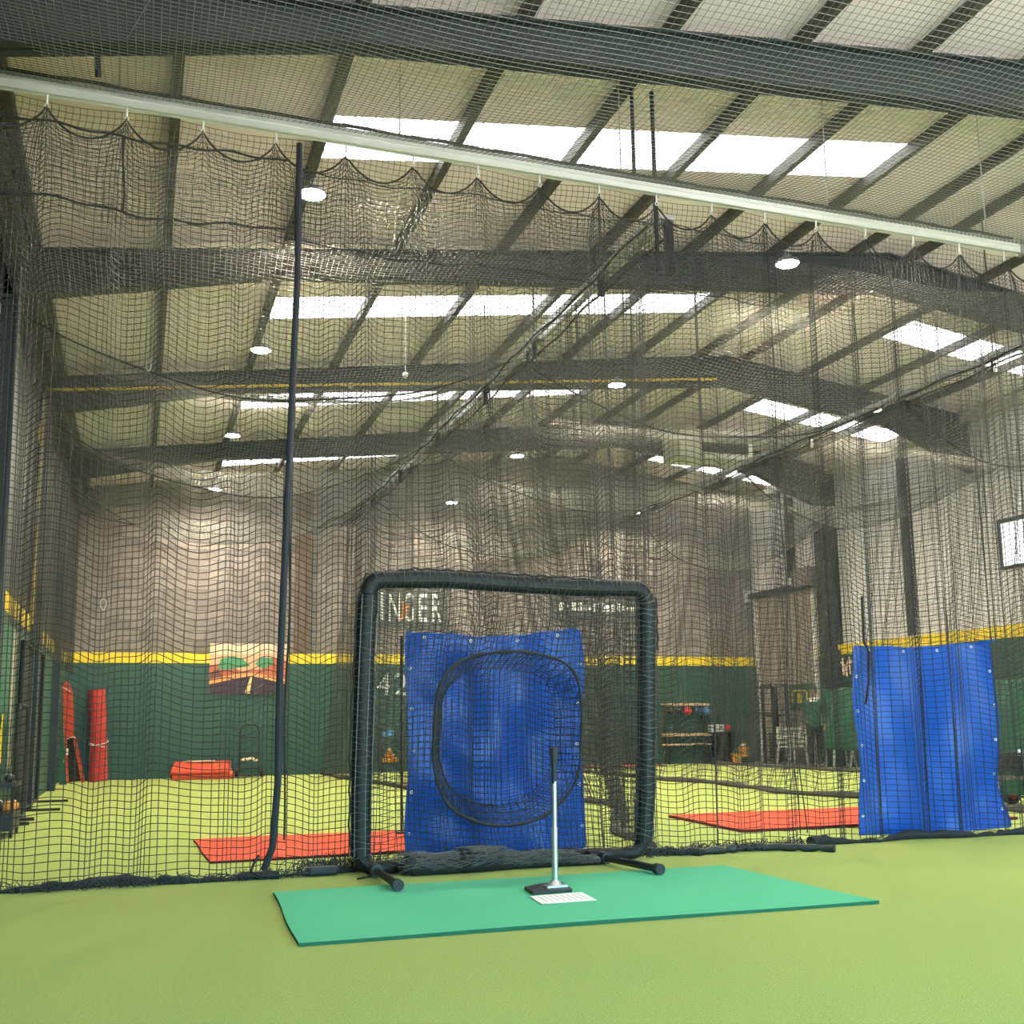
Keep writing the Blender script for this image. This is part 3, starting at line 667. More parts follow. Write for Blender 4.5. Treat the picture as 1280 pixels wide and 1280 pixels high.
# ================================================================== TARPS
def tarp(lab, x0, x1, zl, zr, y, seed, curl=False, nx=44, nz=50, sag=.03, wr=1.0):
    t = thing('blue_tarp', lab, 'tarp', ((x0+x1)/2, y, 0))
    u = np.linspace(0, 1, nx)[:, None]; v = np.linspace(0, 1, nz)[None, :]
    X = x0+(x1-x0)*u+.012*np.sin(v*9+seed)*(u-.5)*2+0*v
    top = zl+(zr-zl)*u-sag*np.sin(PI*u)**2-.012*np.abs(np.sin(PI*u*4))
    Z = .015+(top-.015)*v
    Y = y+wr*(.035*np.sin(u*7+seed+v*1.5)+.022*np.sin(u*13-v*4+seed)+.025*np.sin(u*5+v*7+seed)+.012*np.sin(u*24+v*9)+.010*np.sin(v*29+u*11)*np.sin(u*6)+.03*np.sin((u*.8-v)*9+seed)*np.sin(PI*v))
    if curl:
        k = np.clip((u-.50-.50*v*2.2)/.5, 0, 1)*np.clip(1-v/.36, 0, 1)
        X = X-.05*k; Y = Y-.16*k*np.sin(k*2.2)-.02*k; Z = Z+.02*k*k
    P = np.stack([X, Y, Z+0*X], -1)
    b = MB().grid(P); o = b.build('sheet', 'blue', t, smooth=True)
    sm = o.modifiers.new('solid', 'SOLIDIFY'); sm.thickness = .003
    ss = o.modifiers.new('sub', 'SUBSURF'); ss.levels = 1; ss.render_levels = 1
    hm = MB()
    for edge in (P[0], P[-1]): hm.tube([(p[0], p[1]-.003, p[2]) for p in edge[::2]], .005, 5)
    hm.tube([(p[0], p[1]-.003, p[2]) for p in P[::2, -1]], .006, 5); hm.build('hem', 'blue', t)
    gs = [(1, j) for j in range(5, nz-1, 9)]+[(nx-2, j) for j in range(5, nz-1, 9)]+[(i, nz-2) for i in range(4, nx, 11)]
    for i, j in gs:
        p = P[i, j]; MB().tube([(p[0]+.011*math.cos(a), p[1]-.006, p[2]+.011*math.sin(a)) for a in [2*PI*q/10 for q in range(10)]], .0045, 6, closed=True).build('eyelet', 'alu', t)
    return t
tarp('blue tarp hanging directly behind the practice screen', 2.085, 3.63, 1.83, 1.885, 8.62, .4, sag=.055)
tb = tarp('blue tarp with a curled lower corner, hanging by itself at the right', 6.27, 7.88, 1.741, 1.807, 8.42, 2.1, curl=True, wr=.5)
MB().tube([(6.36, 8.34, 2.2), (6.35, 8.34, 1.78), (6.39, 8.33, 1.68), (6.37, 8.33, 1.4), (6.32, 8.33, 1.2)], .012, 6).build('tie_rope', 'rope', tb, smooth=True)
MB().prism([(7.69, 8.37, 1.796), (7.87, 8.33, 1.82), (7.91, 8.36, 1.796), (7.77, 8.37, 1.77)], (0, .01, 0)).build('folded_corner', 'blue', tb)

# ================================================================== MATS, TEE, PAPER
def flatmat(name, lab, quad, th, top, side, group=None):
    t = thing(name, lab, 'mat', (quad[0][0], quad[0][1], 0), group)
    k = 14; b = MB(); q = [Vector(p+(0,)) for p in quad]
    n = 12
    P = np.zeros((n+1, n+1, 3)); 
    for i in range(n+1):
        for j in range(n+1):
            u, v = i/n, j/n; p = q[0]*(1-u)*(1-v)+q[3]*u*(1-v)+q[1]*(1-u)*v+q[2]*u*v
            P[i, j] = (p.x+.006*math.sin(7*v+i), p.y+.006*math.sin(5*u+j), th+.002*math.sin(9*u+4*v))
    b.grid(P).build('turf_surface', top, t, smooth=True)
    e = MB(); loop = [P[i, 0] for i in range(n+1)]+[P[n, j] for j in range(1, n+1)]+[P[i, n] for i in range(n-1, -1, -1)]+[P[0, j] for j in range(n-1, 0, -1)]
    m = len(loop); vs = [tuple(p) for p in loop]+[(p[0], p[1], .001) for p in loop]
    e.add(vs, [(i, (i+1) % m, m+(i+1) % m, m+i) for i in range(m)]); e.build('mat_edge', side, t)
    return t
flatmat('turf_mat', 'bright green turf mat under the batting tee', [(.87, 7.26), (.79, 5.55), (4.14, 5.45), (4.12, 7.18)], .02, 'greenmat', 'greenside')
flatmat('turf_mat', 'flat red turf mat on the left lane floor, behind the practice screen', [(.55, 10.89), (.59, 9.08), (3.65, 9.05), (3.62, 10.85)], .022, 'redmat', 'redside')
flatmat('turf_mat', 'flat red turf mat on the middle lane floor, partly behind the right blue tarp', [(5.67, 11.07), (5.53, 9.29), (8.75, 9.15), (8.80, 11.0)], .03, 'redmat', 'redside')
flatmat('turf_mat', 'narrow red turf mat lying far off along the back wall', [(8.5, 24.2), (8.6, 23.3), (11.9, 23.2), (11.9, 24.2)], .03, 'redmat', 'redside')
tee = thing('batting_tee', 'batting tee with silver tube and black cone top, standing on the green mat', 'batting tee', (2.55, 6.6, .02))
b = MB().prism([(2.37, 6.66, .021), (2.355, 6.45, .021), (2.625, 6.465, .021), (2.67, 6.75, .021), (2.52, 6.76, .021)], (0, 0, .022)); b.build('base', 'rubber', tee, bevel=.006)
b = MB().prism([(2.475, 6.60, .044), (2.48, 6.52, .044), (2.62, 6.53, .044), (2.63, 6.61, .044)], (0, 0, .012)); b.lathe([(.055, 0), (.035, .018), (.023, .03)], (2.552, 6.575, .054), 20).build('base_plate', 'silver', tee, smooth=True)
MB().cyl((2.552, 6.575, .06), (2.556, 6.58, .405), .0195, n=20).build('lower_tube', 'silver', tee, smooth=True)
MB().cyl((2.556, 6.58, .40), (2.562, 6.585, .70), .0160, n=20).cyl((2.556, 6.58, .395), (2.556, 6.58, .41), .0215, n=20).build('upper_tube', 'silver', tee, smooth=True)
MB().tube([(2.561, 6.585, .685), (2.563, 6.586, .76), (2.565, 6.587, .84), (2.567, 6.588, .908), (2.567, 6.588, .916)], [.016, .017, .021, .027, .022], 20).build('cone_top', 'rubber', tee, smooth=True)
pp = thing('paper_sheet', 'white printed sheet lying on the green mat beside the tee', 'paper', (2.47, 6.25, .024))
MB().prism([(2.31, 6.39, .024), (2.28, 6.10, .024), (2.63, 6.09, .024), (2.665, 6.41, .024)], (0, 0, .002)).build('sheet', 'paper', pp)
b = MB()
for k in range(8):
    x = 2.335+.037*k; b.prism([(x, 6.15, .0263), (x+.009, 6.15, .0263), (x+.02, 6.36, .0263), (x+.011, 6.36, .0263)], (0, 0, .0004))
b.build('printed_lines', 'ink', pp)

# ================================================================== THINGS ON THE BACK WALL
ms = thing('wall_mural', 'mural print of a road between red rocks and green trees, on the back wall', 'mural', (2.28, 24.28, 1.77))
x0, x1, z0, z1 = 1.46, 3.12, 1.76, 2.87; W_, H_ = x1-x0, z1-z0
MB().bb(x0, x1, 24.265, 24.30, z0, z1).build('backing_board', 'p_sky', ms)
def pq(poly, mat, dy, nm):
    MB().prism([(x0+u*W_, 24.262-dy, z0+v*H_) for u, v in poly], (0, .003, 0)).build(nm, mat, ms)
pq([(0, .78), (1, .82), (1, 1), (0, 1)], 'p_sky2', .001, 'pale_sky')
pq([(0, .2), (1, .25), (1, .66), (.8, .74), (.66, .5), (.4, .46), (.2, .6), (0, .58)], 'p_rock', .002, 'red_rocks')
pq([(.1, .5), (.14, .7), (.3, .76), (.42, .7), (.52, .56), (.36, .52), (.2, .48)], 'p_tree', .003, 'green_trees')
pq([(.58, .6), (.66, .74), (.8, .72), (.82, .6), (.68, .5)], 'p_tree', .003, 'green_trees')
pq([(0, .42), (.12, .5), (.16, .36), (.08, .25), (0, .28)], 'p_dark', .003, 'shaded_rocks')
pq([(0, .2), (.42, .34), (.56, .34), (1, .2), (1, .3), (.6, .42), (.4, .42), (0, .3)], 'p_sand', .004, 'sandy_verge')
pq([(0, 0), (1, 0), (1, .2), (.56, .36), (.5, .36), (0, .2)], 'p_road', .005, 'dark_road')
pq([(.45, .02), (.52, .02), (.545, .34), (.525, .34)], 'p_line', .006, 'centre_line')
def text(name, body, x, y, z, h, mat, parent, w=None, shear=0):
    cu = bpy.data.curves.new(name, 'FONT'); cu.body = body; cu.size = 1; cu.extrude = .01
    tmp = bpy.data.objects.new('tmp', cu); COL.objects.link(tmp); bpy.context.view_layer.update()
    dg = bpy.context.evaluated_depsgraph_get(); me = bpy.data.meshes.new_from_object(tmp.evaluated_get(dg)); bpy.data.objects.remove(tmp)
    vs = np.array([v.co[:] for v in me.vertices]); mn, mxx = vs.min(0), vs.max(0)
    sz = h/(mxx[1]-mn[1]); sx = (w/(mxx[0]-mn[0])) if w else sz
    org = ORG[parent.name]
    for v in me.vertices:
        a, b_, c = v.co; v.co = Vector((x+(a-mn[0])*sx, y-c*.5, z+(b_-mn[1])*sz))-org
    me.materials.clear(); me.materials.append(M[mat]); me.name = name
    o = bpy.data.objects.new(name, me); COL.objects.link(o); o.parent = parent; ORG[o.name] = org; return o
bn = thing('wall_banner', 'dark banner with white capital letters and orange emblem, high on the back wall', 'banner', (5.75, 24.38, 3.3))
MB().bb(4.72, 6.82, 24.36, 24.39, 3.28, 4.32).build('banner_sheet', 'banner', bn)
for ch, x, w in (('I', 5.235, .07), ('N', 5.44, .26), ('G', 5.79, .24), ('E', 6.16, .19), ('R', 6.48, .22)): text('lettering', ch, x, 24.355, 3.44, .66, 'letter', bn, w=w)
e = MB(); e.ball((5.80, 24.34, 3.86), .05, sc=(1, .3, 1)); e.tube([(5.80, 24.34, 3.84), (5.82, 24.34, 3.66), (5.78, 24.34, 3.5)], [.05, .06, .04], 8); e.tube([(5.82, 24.34, 3.74), (5.92, 24.34, 3.8)], .025, 6); e.tube([(5.80, 24.34, 3.55), (5.70, 24.34, 3.46)], .03, 6)
e.build('emblem_figure', 'orange', bn, smooth=True)
bn2 = thing('wall_banner', 'wide dark banner with a row of small pale marks, right part of the back wall', 'banner', (10.8, 24.38, 3.5))
MB().bb(9.45, 12.15, 24.36, 24.39, 3.48, 4.2).build('banner_sheet', 'banner', bn2)
b = MB(); r2 = random.Random(5); x = 9.7
while x < 11.95:
    w_ = r2.uniform(.06, .14); b.bb(x, x+w_, 24.345, 24.36, 3.78, 3.78+r2.choice((.12, .15, .2))); x += w_+.05
b.bb(10.6, 10.9, 24.345, 24.36, 3.76, 4.02); b.build('pale_marks', 'letter', bn2)
nb = thing('wall_number', 'white number on the green padding of the back wall', 'number', (5.55, 24.28, 1.73))
text('digit', '4', 5.16, 24.29, 1.73, .50, 'letter', nb, w=.3); text('digit', '2', 5.56, 24.29, 1.73, .50, 'letter', nb, w=.32)

# ================================================================== LEFT SIDE THINGS
dl = thing('hand_dolly', 'black tubular hand dolly by the back wall under the mural', 'dolly', (2.3, 23.9, 0))
fr = [(2.12, 23.95, .08), (2.12, 24.0, .95), (2.15, 24.01, 1.06), (2.22, 24.02, 1.10), (2.42, 24.02, 1.10), (2.49, 24.01, 1.06), (2.52, 24.0, .95), (2.52, 23.95, .08)]
b = MB().tube(fr, .018, 8)
for z in (.18, .50, .84): b.cyl((2.12, 23.97, z), (2.52, 23.97, z), .014, n=8)
b.build('tube_frame', 'black', dl, smooth=True)
MB().bb(2.12, 2.52, 23.68, 23.95, .04, .06).build('toe_plate', 'black', dl)
for x in (2.05, 2.59): MB().cyl((x-.03, 24.0, .10), (x+.03, 24.0, .10), .10, n=18).build('wheel', 'rubber', dl, smooth=True)
b = MB(); r2 = random.Random(3)
for k in range(7): b.ball((2.18+k*.047, 23.9, .38+r2.uniform(-.03, .03)), .04, sc=(1.2, .8, .7))
tag(b.build('work_glove', 'p_sky2', smooth=True), 'pale crumpled work glove draped on the hand dolly rail', 'glove')
fm = thing('folded_mat', 'red mat folded into a low pad by the back wall, left of the dolly', 'mat', (1.3, 23.7, 0))
def wedge(a, b_, zt0, zt1, zb): return [(a, 23.3, zb), (a, 23.3, zt0), (a, 24.05, zt1), (a, 24.05, zb)]
MB().prism(wedge(.72, 0, .10, .20, .0), (1.23, 0, 0)).build('lower_fold', 'redmat', fm, bevel=.02)
MB().prism([(.68, 23.28, .11), (.68, 23.28, .17), (.78, 24.05, .36), (.78, 24.05, .21)], (1.16, 0, 0)).build('upper_fold', 'redmat', fm, bevel=.02)
MB().bb(.95, 1.6, 23.85, 24.0, .345, .37).build('pale_strip', 'p_sky2', fm)
rl = thing('mat_roll', 'red turf mat rolled up and standing on end by the back wall', 'mat roll', (-.72, 23.9, 0))
MB().tube([(-.70, 23.9, .0), (-.74, 23.95, .9), (-.80, 24.0, 1.86)], [.185, .175, .165], 24).build('rolled_mat', 'redroll', rl, smooth=True)
MB().tube([(-.72+.187*math.cos(a), 23.93+.187*math.sin(a), .78+.05*math.sin(a*1.0+.6)) for a in [2*PI*i/20 for i in range(20)]], .008, 6, closed=True).build('tie_string', 'white', rl)
MB().tube([(-.90, 23.80, .78), (-.75, 23.74, .72), (-.60, 23.78, .69)], .007, 6).build('tie_string', 'white', rl)
lm = thing('leaning_mat', 'red mat with rounded top leaning in the back left corner', 'mat', (-1.2, 23.6, 0))
MB().prism([(-1.68, 23.7, 2.0), (-1.60, 23.7, 2.06), (-1.45, 23.7, 2.03), (-1.33, 23.7, 1.9), (-1.27, 23.7, 1.6), (-1.22, 23.7, .9), (-1.37, 23.7, .85)], (0, .05, 0)).build('red_face', 'redmat', lm, bevel=.01) if False else None
MB().prism([(-1.425, 23.7, 1.62), (-1.42, 23.7, 2.0), (-1.40, 23.7, 2.03), (-1.31, 23.7, 1.98), (-1.25, 23.7, 1.8), (-1.21, 23.7, 1.3), (-1.19, 23.7, .9), (-1.32, 23.7, .86)], (0, .05, 0)).build('red_face', 'redmat', lm, bevel=.01)
MB().prism([(-1.31, 23.66, .88), (-1.19, 23.66, .90), (-.99, 23.66, .04), (-1.28, 23.66, .0)], (0, .05, 0)).build('dark_backing', 'backing', lm)
MB().prism([(-1.21, 23.62, .92), (-1.15, 23.62, .92), (-.94, 23.62, .0), (-1.01, 23.62, .0)], (0, .06, 0)).build('mat_flap', 'redmat', lm)
MB().prism([(-1.43, 23.58, 2.0), (-1.40, 23.58, 1.9), (-1.24, 23.58, .0), (-1.33, 23.58, .0)], (0, .06, 0)).build('front_edge', 'redmat', lm)
MB().tube([(-1.44, 23.56, 1.90), (-1.35, 23.62, 1.86), (-1.3, 23.68, 1.82)], .008, 6).build('tie_string', 'white', lm)
MB().tube([(-1.30, 23.6, .87), (-1.2, 23.6, .91), (-1.13, 23.6, .88)], .008, 6).build('tie_string', 'white', lm)
MB().bb(-1.312, -1.272, 23.565, 23.58, .55, .68).build('white_tape', 'white', lm)
gb = thing('leaning_board', 'dark green board leaning against the left wall before the red mats', 'board', (-1.36, 22.9, 0))
MB().prism([(-1.43, 22.9, 1.55), (-1.40, 22.9, 1.62), (-1.24, 22.9, .0), (-1.38, 22.9, .0)], (0, .1, 0)).build('board', 'greenboard', gb)
MB().bb(-1.315, -1.30, 22.885, 22.9, .42, .5).build('yellow_mark', 'pipe', gb)
MB().cyl((-1.42, 22.4, 1.7), (-1.40, 21.4, .01), .014, n=8).build('prop_rod', 'galv', gb)
# framed net screen along the left wall
ls = thing('net_screen', 'tall black framed net screen standing along the left wall on two rod feet', 'screen', (-1.3, 16, 0))
b = MB().tube([(-1.36, 14.55, .06), (-1.36, 14.55, 2.15), (-1.34, 17.35, 2.15), (-1.34, 17.35, .06)], .03, 10, closed=True); b.build('screen_frame', 'foam', ls, smooth=True)
P = np.array([[(-1.35+.02*math.sin(i*.3), 14.55+2.8*i/62, .08+2.05*j/46) for j in range(47)] for i in range(63)]); net_mesh('screen_netting', P, .0032, ls, mat='hemgrey')
for y in (15.45, 17.2): MB().cyl((-1.42, y, .04), (-.90, y, .04), .018, n=10).build('rod_foot', 'black', ls)
ls2 = thing('net_screen', 'second black framed net screen, nearer along the left wall', 'screen', (-1.3, 13.8, 0))
b = MB().tube([(-1.26, 13.3, .06), (-1.26, 13.3, 1.35), (-1.26, 14.25, 1.35), (-1.26, 14.25, .06)], .03, 10, closed=True); b.build('screen_frame', 'foam', ls2, smooth=True)
P = np.array([[(-1.26, 13.3+.95*i/22, .08+1.25*j/28) for j in range(29)] for i in range(23)]); net_mesh('screen_netting', P, .004, ls2, mat='twine')
for y in (13.45, 14.1): MB().cyl((-1.36, y, .03), (-1.1, y, .03), .02, n=8).build('rod_foot', 'black', ls2)
nbd = thing('notice_board', 'green notice board with pale edge fixed to the left wall padding', 'board', (-1.42, 13.3, .65))
MB().bb(-1.44, -1.42, 12.0, 14.05, .62, 2.25).build('board', 'gtarp', nbd)
MB().bb(-1.44, -1.395, 14.05, 14.12, .62, 2.25).build('board_edge', 'p_sky2', nbd)
MB().bb(-1.42, -1.415, 12.4, 12.95, 1.0, 1.9).build('white_sheet', 'white', nbd)
MB().prism([(-1.41, 13.0, .70), (-1.41, 13.25, .70), (-1.41, 13.35, 1.25), (-1.41, 13.2, 1.25)], (.01, 0, 0)).build('yellow_pennant', 'yellow', nbd)
ct = thing('equipment_trolley', 'low black equipment trolley against the left wall', 'trolley', (-1.28, 12.3, 0))
MB().bb(-1.42, -1.13, 12.02, 12.7, .07, .24).build('tray', 'black', ct, bevel=.01)
for x in (-1.40, -1.15):
    for y in (12.06, 12.62):
        MB().cyl((x, y, .0), (x, y, .55), .016, n=8).build('upright', 'black', ct); 
MB().bb(-1.42, -1.13, 12.02, 12.7, .50, .54).build('top_tray', 'black', ct)
for x in (-1.38, -1.17): MB().cyl((x, 12.66, .045), (x+.03, 12.66, .045), .045, n=14).build('caster', 'galv', ct)
r2 = random.Random(8); bp = []
for k, (x, y, z, m, c) in enumerate([(-1.20, 12.15, .315, 'ballo', 'orange'), (-1.18, 12.40, .3, 'ballo', 'orange'), (-1.30, 12.25, .31, 'black', 'black'), (-1.33, 12.5, .30, 'galv', 'grey'), (-1.2, 12.2, .59, 'black', 'black'), (-1.24, 12.4, .58, 'galv', 'grey')]):
    rr_ = .06 if z < .5 else .045
    wh = ('lower tray', 'top tray')[z > .5]
    pos_ = {0: 'nearest', 1: 'second'}.get(k, '')
    o = MB().ball((x, y, (.24 if z < .5 else .54)+rr_+.002), rr_, 14, 10).build('weighted_ball', m, smooth=True)
    tag(o, '%s weighted ball in the %s of the left trolley%s' % (c, wh, ', nearest the viewer' if k == 0 else (', behind the first orange one' if k == 1 else '')), 'ball', 'balls in the left trolley')
bpole = thing('net_pole', 'thin black pole standing on the left red mat beside the tarp', 'pole', (2.48, 10.5, .022))
MB().cyl((2.48, 10.5, .03), (2.475, 10.5, 1.95), .013, n=8).build('pole', 'black', bpole); MB().cyl((2.48, 10.5, .023), (2.48, 10.5, .04), .06, n=16).build('base', 'black', bpole)

# ================================================================== FAR RIGHT THINGS
gc = thing('ball_caddy', 'black wire ball caddy by the back wall, seen between screen post and tarp', 'caddy', (5.36, 23.9, 0))
b = MB()
for x in (5.16, 5.56):
    for y in (23.75, 24.05): b.cyl((x, y, 0), (x, y, .62), .012, n=6)
for z in (.22, .42): b.tube([(5.16, 23.75, z), (5.56, 23.75, z), (5.56, 24.05, z), (5.16, 24.05, z)], .008, 6, closed=True)
b.bb(5.16, 5.56, 23.75, 24.05, .21, .225); b.tube([(5.18, 24.05, .6), (5.18, 24.05, 1.08), (5.54, 24.05, 1.08), (5.54, 24.05, .6)], .012, 6)
b.build('wire_frame', 'black', gc)
MB().bb(5.22, 5.48, 23.98, 24.04, .80, .94).build('blue_panel', 'bluep', gc)
k = 0
for z, row in ((.285, [(5.23, 23.82), (5.36, 23.82), (5.49, 23.82), (5.3, 23.95), (5.43, 23.95)]), (.385, [(5.29, 23.85), (5.42, 23.86), (5.36, 23.96)]), (.48, [(5.36, 23.88)])):
    for x, y in row:
        o = MB().ball((x, y, z), .060, 12, 8).build('training_ball', 'ballo', smooth=True); tag(o, 'golden orange ball heaped in the wire caddy by the back wall', 'ball', 'golden balls in the wire caddy')
sh = thing('shelf_bench', 'wooden shelf bench on black legs against the right part of the back wall', 'shelf', (12.98, 24.1, 0))
for z, th in ((1.46, .06), (.72, .07), (.48, .035)): MB().bb(12.3, 13.53, 23.92, 24.22, z-th/2, z+th/2).build('wooden_shelf', 'wood', sh)
for x in (12.36, 13.47):
    MB().bb(x-.02, x+.02, 23.95, 24.0, 0, .69).build('leg', 'black', sh); MB().bb(x-.02, x+.02, 24.16, 24.22, 0, 1.43).build('leg', 'black', sh)
def helmet(x, y, z, m, lab):
    t = thing('batting_helmet', lab, 'helmet', (x, y, z))
    MB().ball((x, y, z), .11, 14, 10, sc=(1, 1.05, .95)).build('shell', m, t, smooth=True)
    MB().prism([(x-.08, y-.1, z-.02), (x+.08, y-.1, z-.02), (x+.06, y-.19, z-.03), (x-.06, y-.19, z-.03)], (0, 0, .012)).build('peak', m, t)
    MB().cyl((x, y, z+.1), (x, y, z+.13), .008, n=6).build('hook', 'black', t)
for x, m, lab in ((12.45, 'black', 'black batting helmet hung under the top shelf, at its left end'), (12.66, 'black', 'black batting helmet hung under the top shelf, beside the red one'), (12.90, 'red', 'red batting helmet hung under the top shelf'), (13.18, 'navy', 'navy batting helmet hung under the top shelf'), (13.42, 'bluep', 'light blue batting helmet hung under the top shelf')): helmet(x, 23.96, 1.30, m, lab)
st_ = thing('black_stand', 'slim black stand right of the shelf bench, carrying white boxes', 'stand', (13.9, 24.1, 0))
for x in (13.68, 14.18): MB().bb(x-.025, x+.025, 24.0, 24.2, 0, .74).build('leg', 'black', st_)
MB().bb(13.55, 14.25, 23.95, 24.25, .74, .77).build('top', 'black', st_); MB().bb(13.68, 14.18, 24.0, 24.2, .30, .33).build('lower_shelf', 'black', st_)
for x, w, lab in ((13.66, .17, 'white box on the black stand, next to the shelf bench'), (13.87, .16, 'white box on the black stand, beside the red ball')):
    t = thing('white_box', lab, 'box', (x, 24.1, .77)); MB().bb(x-w/2, x+w/2, 24.02, 24.18, .771, .96).build('carton', 'white', t, bevel=.006); MB().bb(x-.03, x+.02, 24.01, 24.02, .86, .91).build('dark_mark', 'banner', t)
tag(MB().ball((14.08, 24.1, .866), .095, 16, 12).build('red_ball', 'red', smooth=True), 'red ball resting on the black stand by the white boxes', 'ball')
def bucket(x, y, z, lab, r=.13, h=.25):
    t = thing('ball_bucket', lab, 'bucket', (x, y, z))
    MB().lathe([(.001, .004), (r*.82, .0), (r, h), (r*1.06, h), (r*1.06, h-.02), (r*.98, h-.025), (r*.80, .012), (.001, .012)], (x, y, z), 22).build('bucket_body', 'bucket', t, smooth=True)
    MB().tube([(x+r*1.05*math.cos(a), y-.02, z+h-.01+.1*math.sin(a)) for a in [PI*i/12 for i in range(13)]], .005, 6).build('handle', 'galv', t)
    MB().bb(x-.05, x+.05, y-r*1.0, y-r*.9, z+.08, z+.18).build('bucket_label', 'yellow', t)
    return t
bucket(13.78, 23.2, .012, 'orange-yellow bucket on the grey flooring by the black stand')
cr = MB().bb(13.95, 14.3, 23.25, 23.6, .013, .17).build('low_crate', 'grille', bevel=.01); tag(cr, 'low dark crate under the raised orange bucket', 'crate')
bucket(14.12, 23.42, .172, 'orange bucket full of bits, standing on the low dark crate', .13, .24)
for x, y, m, lab in ((14.07, 23.40, 'white', 'white ball on top of the raised orange bucket'), (14.17, 23.43, 'ballo', 'orange ball on top of the raised orange bucket')):
    tag(MB().ball((x, y, .44), .055, 12, 8).build('bucket_ball', m, smooth=True), lab, 'ball')
rk = thing('exercise_rack', 'black exercise rack with weight stack before the roller shutter', 'rack', (14.6, 22.6, 0))
for x in (14.42, 14.80):
    for y in (22.5, 22.95): MB().bb(x-.03, x+.03, y-.03, y+.03, .012, 1.92).build('upright', 'black', rk)
for z in (1.88, 1.16, .1): MB().bb(14.42, 14.80, 22.47, 22.53, z-.025, z+.025).bb(14.39, 14.45, 22.5, 22.95, z-.025, z+.025).bb(14.77, 14.83, 22.5, 22.95, z-.025, z+.025).build('crossbar', 'black', rk)
MB().bb(14.0, 14.42, 22.48, 22.53, 1.80, 1.83).bb(14.02, 14.42, 22.48, 22.53, 1.20, 1.23).build('arm_bar', 'black', rk)
s = MB()
for k in range(10): s.bb(14.45, 14.72, 22.55, 22.8, .06+k*.07, .12+k*.07)
s.build('weight_stack', 'rubber', rk)
s = MB().tube([(14.5+.1*math.cos(a), 22.46, 1.9+.05*math.sin(a)) for a in [2*PI*i/10 for i in range(10)]], .014, 6, closed=True).build('pulley', 'galv', rk)
def chair0():
    t = thing('garden_chair', 'white plastic garden chair', 'chair', (0, 0, 0), 'white garden chairs')
    MB().bb(-.23, .23, -.22, .22, .41, .44).build('seat', 'whiteplast', t, bevel=.012)
    b = MB().bb(-.23, -.18, .20, .235, .44, .86).bb(.18, .23, .20, .235, .44, .86).bb(-.23, .23, .20, .235, .80, .88)
    for k in range(3): b.bb(-.18, .18, .205, .23, .50+k*.1, .555+k*.1)
    b.build('backrest', 'whiteplast', t)
    for sx in (-1, 1):
        MB().tube([(sx*.25, .22, .66), (sx*.27, 0, .66), (sx*.26, -.2, .64), (sx*.24, -.24, .5), (sx*.23, -.22, .42)], .022, 8).build('armrest', 'whiteplast', t, smooth=True)
        for sy in (-1, 1): MB().tube([(sx*.21, sy*.2, .42), (sx*.25, sy*.25, .0)], [.03, .022], 8).build('leg', 'whiteplast', t, smooth=True)
    return t
c0 = chair0(); c0.location = (14.25, 21.55, .012); c0.rotation_euler = (0, 0, .35); c0['label'] = 'white garden chair beside the exercise rack, turned forward'
dup(c0, (14.78, 21.95, .012), -.3, 'white garden chair behind, against the shutter guide')
dup(c0, (14.55, 20.15, 0), 1.3, 'white garden chair showing its legs below the green sheet, nearer the person')
dup(c0, (14.60, 19.30, 0), 1.7, 'white garden chair showing its legs below the green sheet, nearer the blue tarp')
ns = thing('shutter_sign', 'yellow-framed dark sign on the roller shutter', 'sign', (15.08, 22.3, 1.5))
MB().bb(15.06, 15.09, 21.85, 22.75, 1.28, 1.90).build('sign_board', 'greenboard', ns)
f = MB()
for a in ((22.0, 22.62, 1.72, 1.76), (22.0, 22.04, 1.4, 1.76), (22.58, 22.62, 1.4, 1.76)): f.bb(15.04, 15.06, *a)
f.build('yellow_frame', 'pipe', ns); MB().bb(15.045, 15.06, 22.2, 22.42, 1.45, 1.68).build('yellow_panel', 'pipe', ns)
# green sheet along the right lane
gs = thing('green_sheet', 'long wrinkled green sheet strung along the right lane, seen either side of the tarp', 'sheet', (13.9, 17.3, .4))
P = np.zeros((90, 22, 3))
for i in range(90):
    for j in range(22):
        u, v = i/89, j/21; y = 14.0+5.75*u
        P[i, j] = (13.88+.04*math.sin(u*40)+.03*math.sin(u*17+v*5)+.02*math.sin(v*9+u*60), y, .42+(1.30-.05*abs(math.sin(u*PI*7)))*v)
o = MB().grid(P).build('sheet', 'gtarp', gs, smooth=True); sm = o.modifiers.new('solid', 'SOLIDIFY'); sm.thickness = .004
MB().tube([(13.88, 13.6+6.2*i/40, 1.73-.02*math.sin(i)) for i in range(41)], .012, 6).build('line_rope', 'rope', gs)
for y in (13.9, 15.9, 17.8, 19.72): MB().cyl((13.93, y, 0), (13.93, y, 1.8), .02, n=8).build('stake', 'black', gs)
lg = thing('wall_emblem', 'small pink interlaced emblem on the right wall padding', 'emblem', (15.1, 20.5, 2.2))
b = MB()
for p0, p1 in (((20.38, 2.05), (20.38, 2.42)), ((20.62, 2.05), (20.62, 2.42)), ((20.38, 2.42), (20.62, 2.05)), ((20.30, 2.34), (20.5, 2.2)), ((20.7, 2.34), (20.5, 2.2)), ((20.5, 2.2), (20.5, 2.0))):
    b.tube([(15.10, p0[0], p0[1]), (15.10, p1[0], p1[1])], .022, 6)
b.build('emblem_strokes', 'p_sky2', lg)
tag(MB().bb(15.09, 15.11, 15.05, 15.12, 2.0, 2.38).build('wall_tag', 'white'), 'small white strip on the dark padding right of the blue tarp', 'tag')
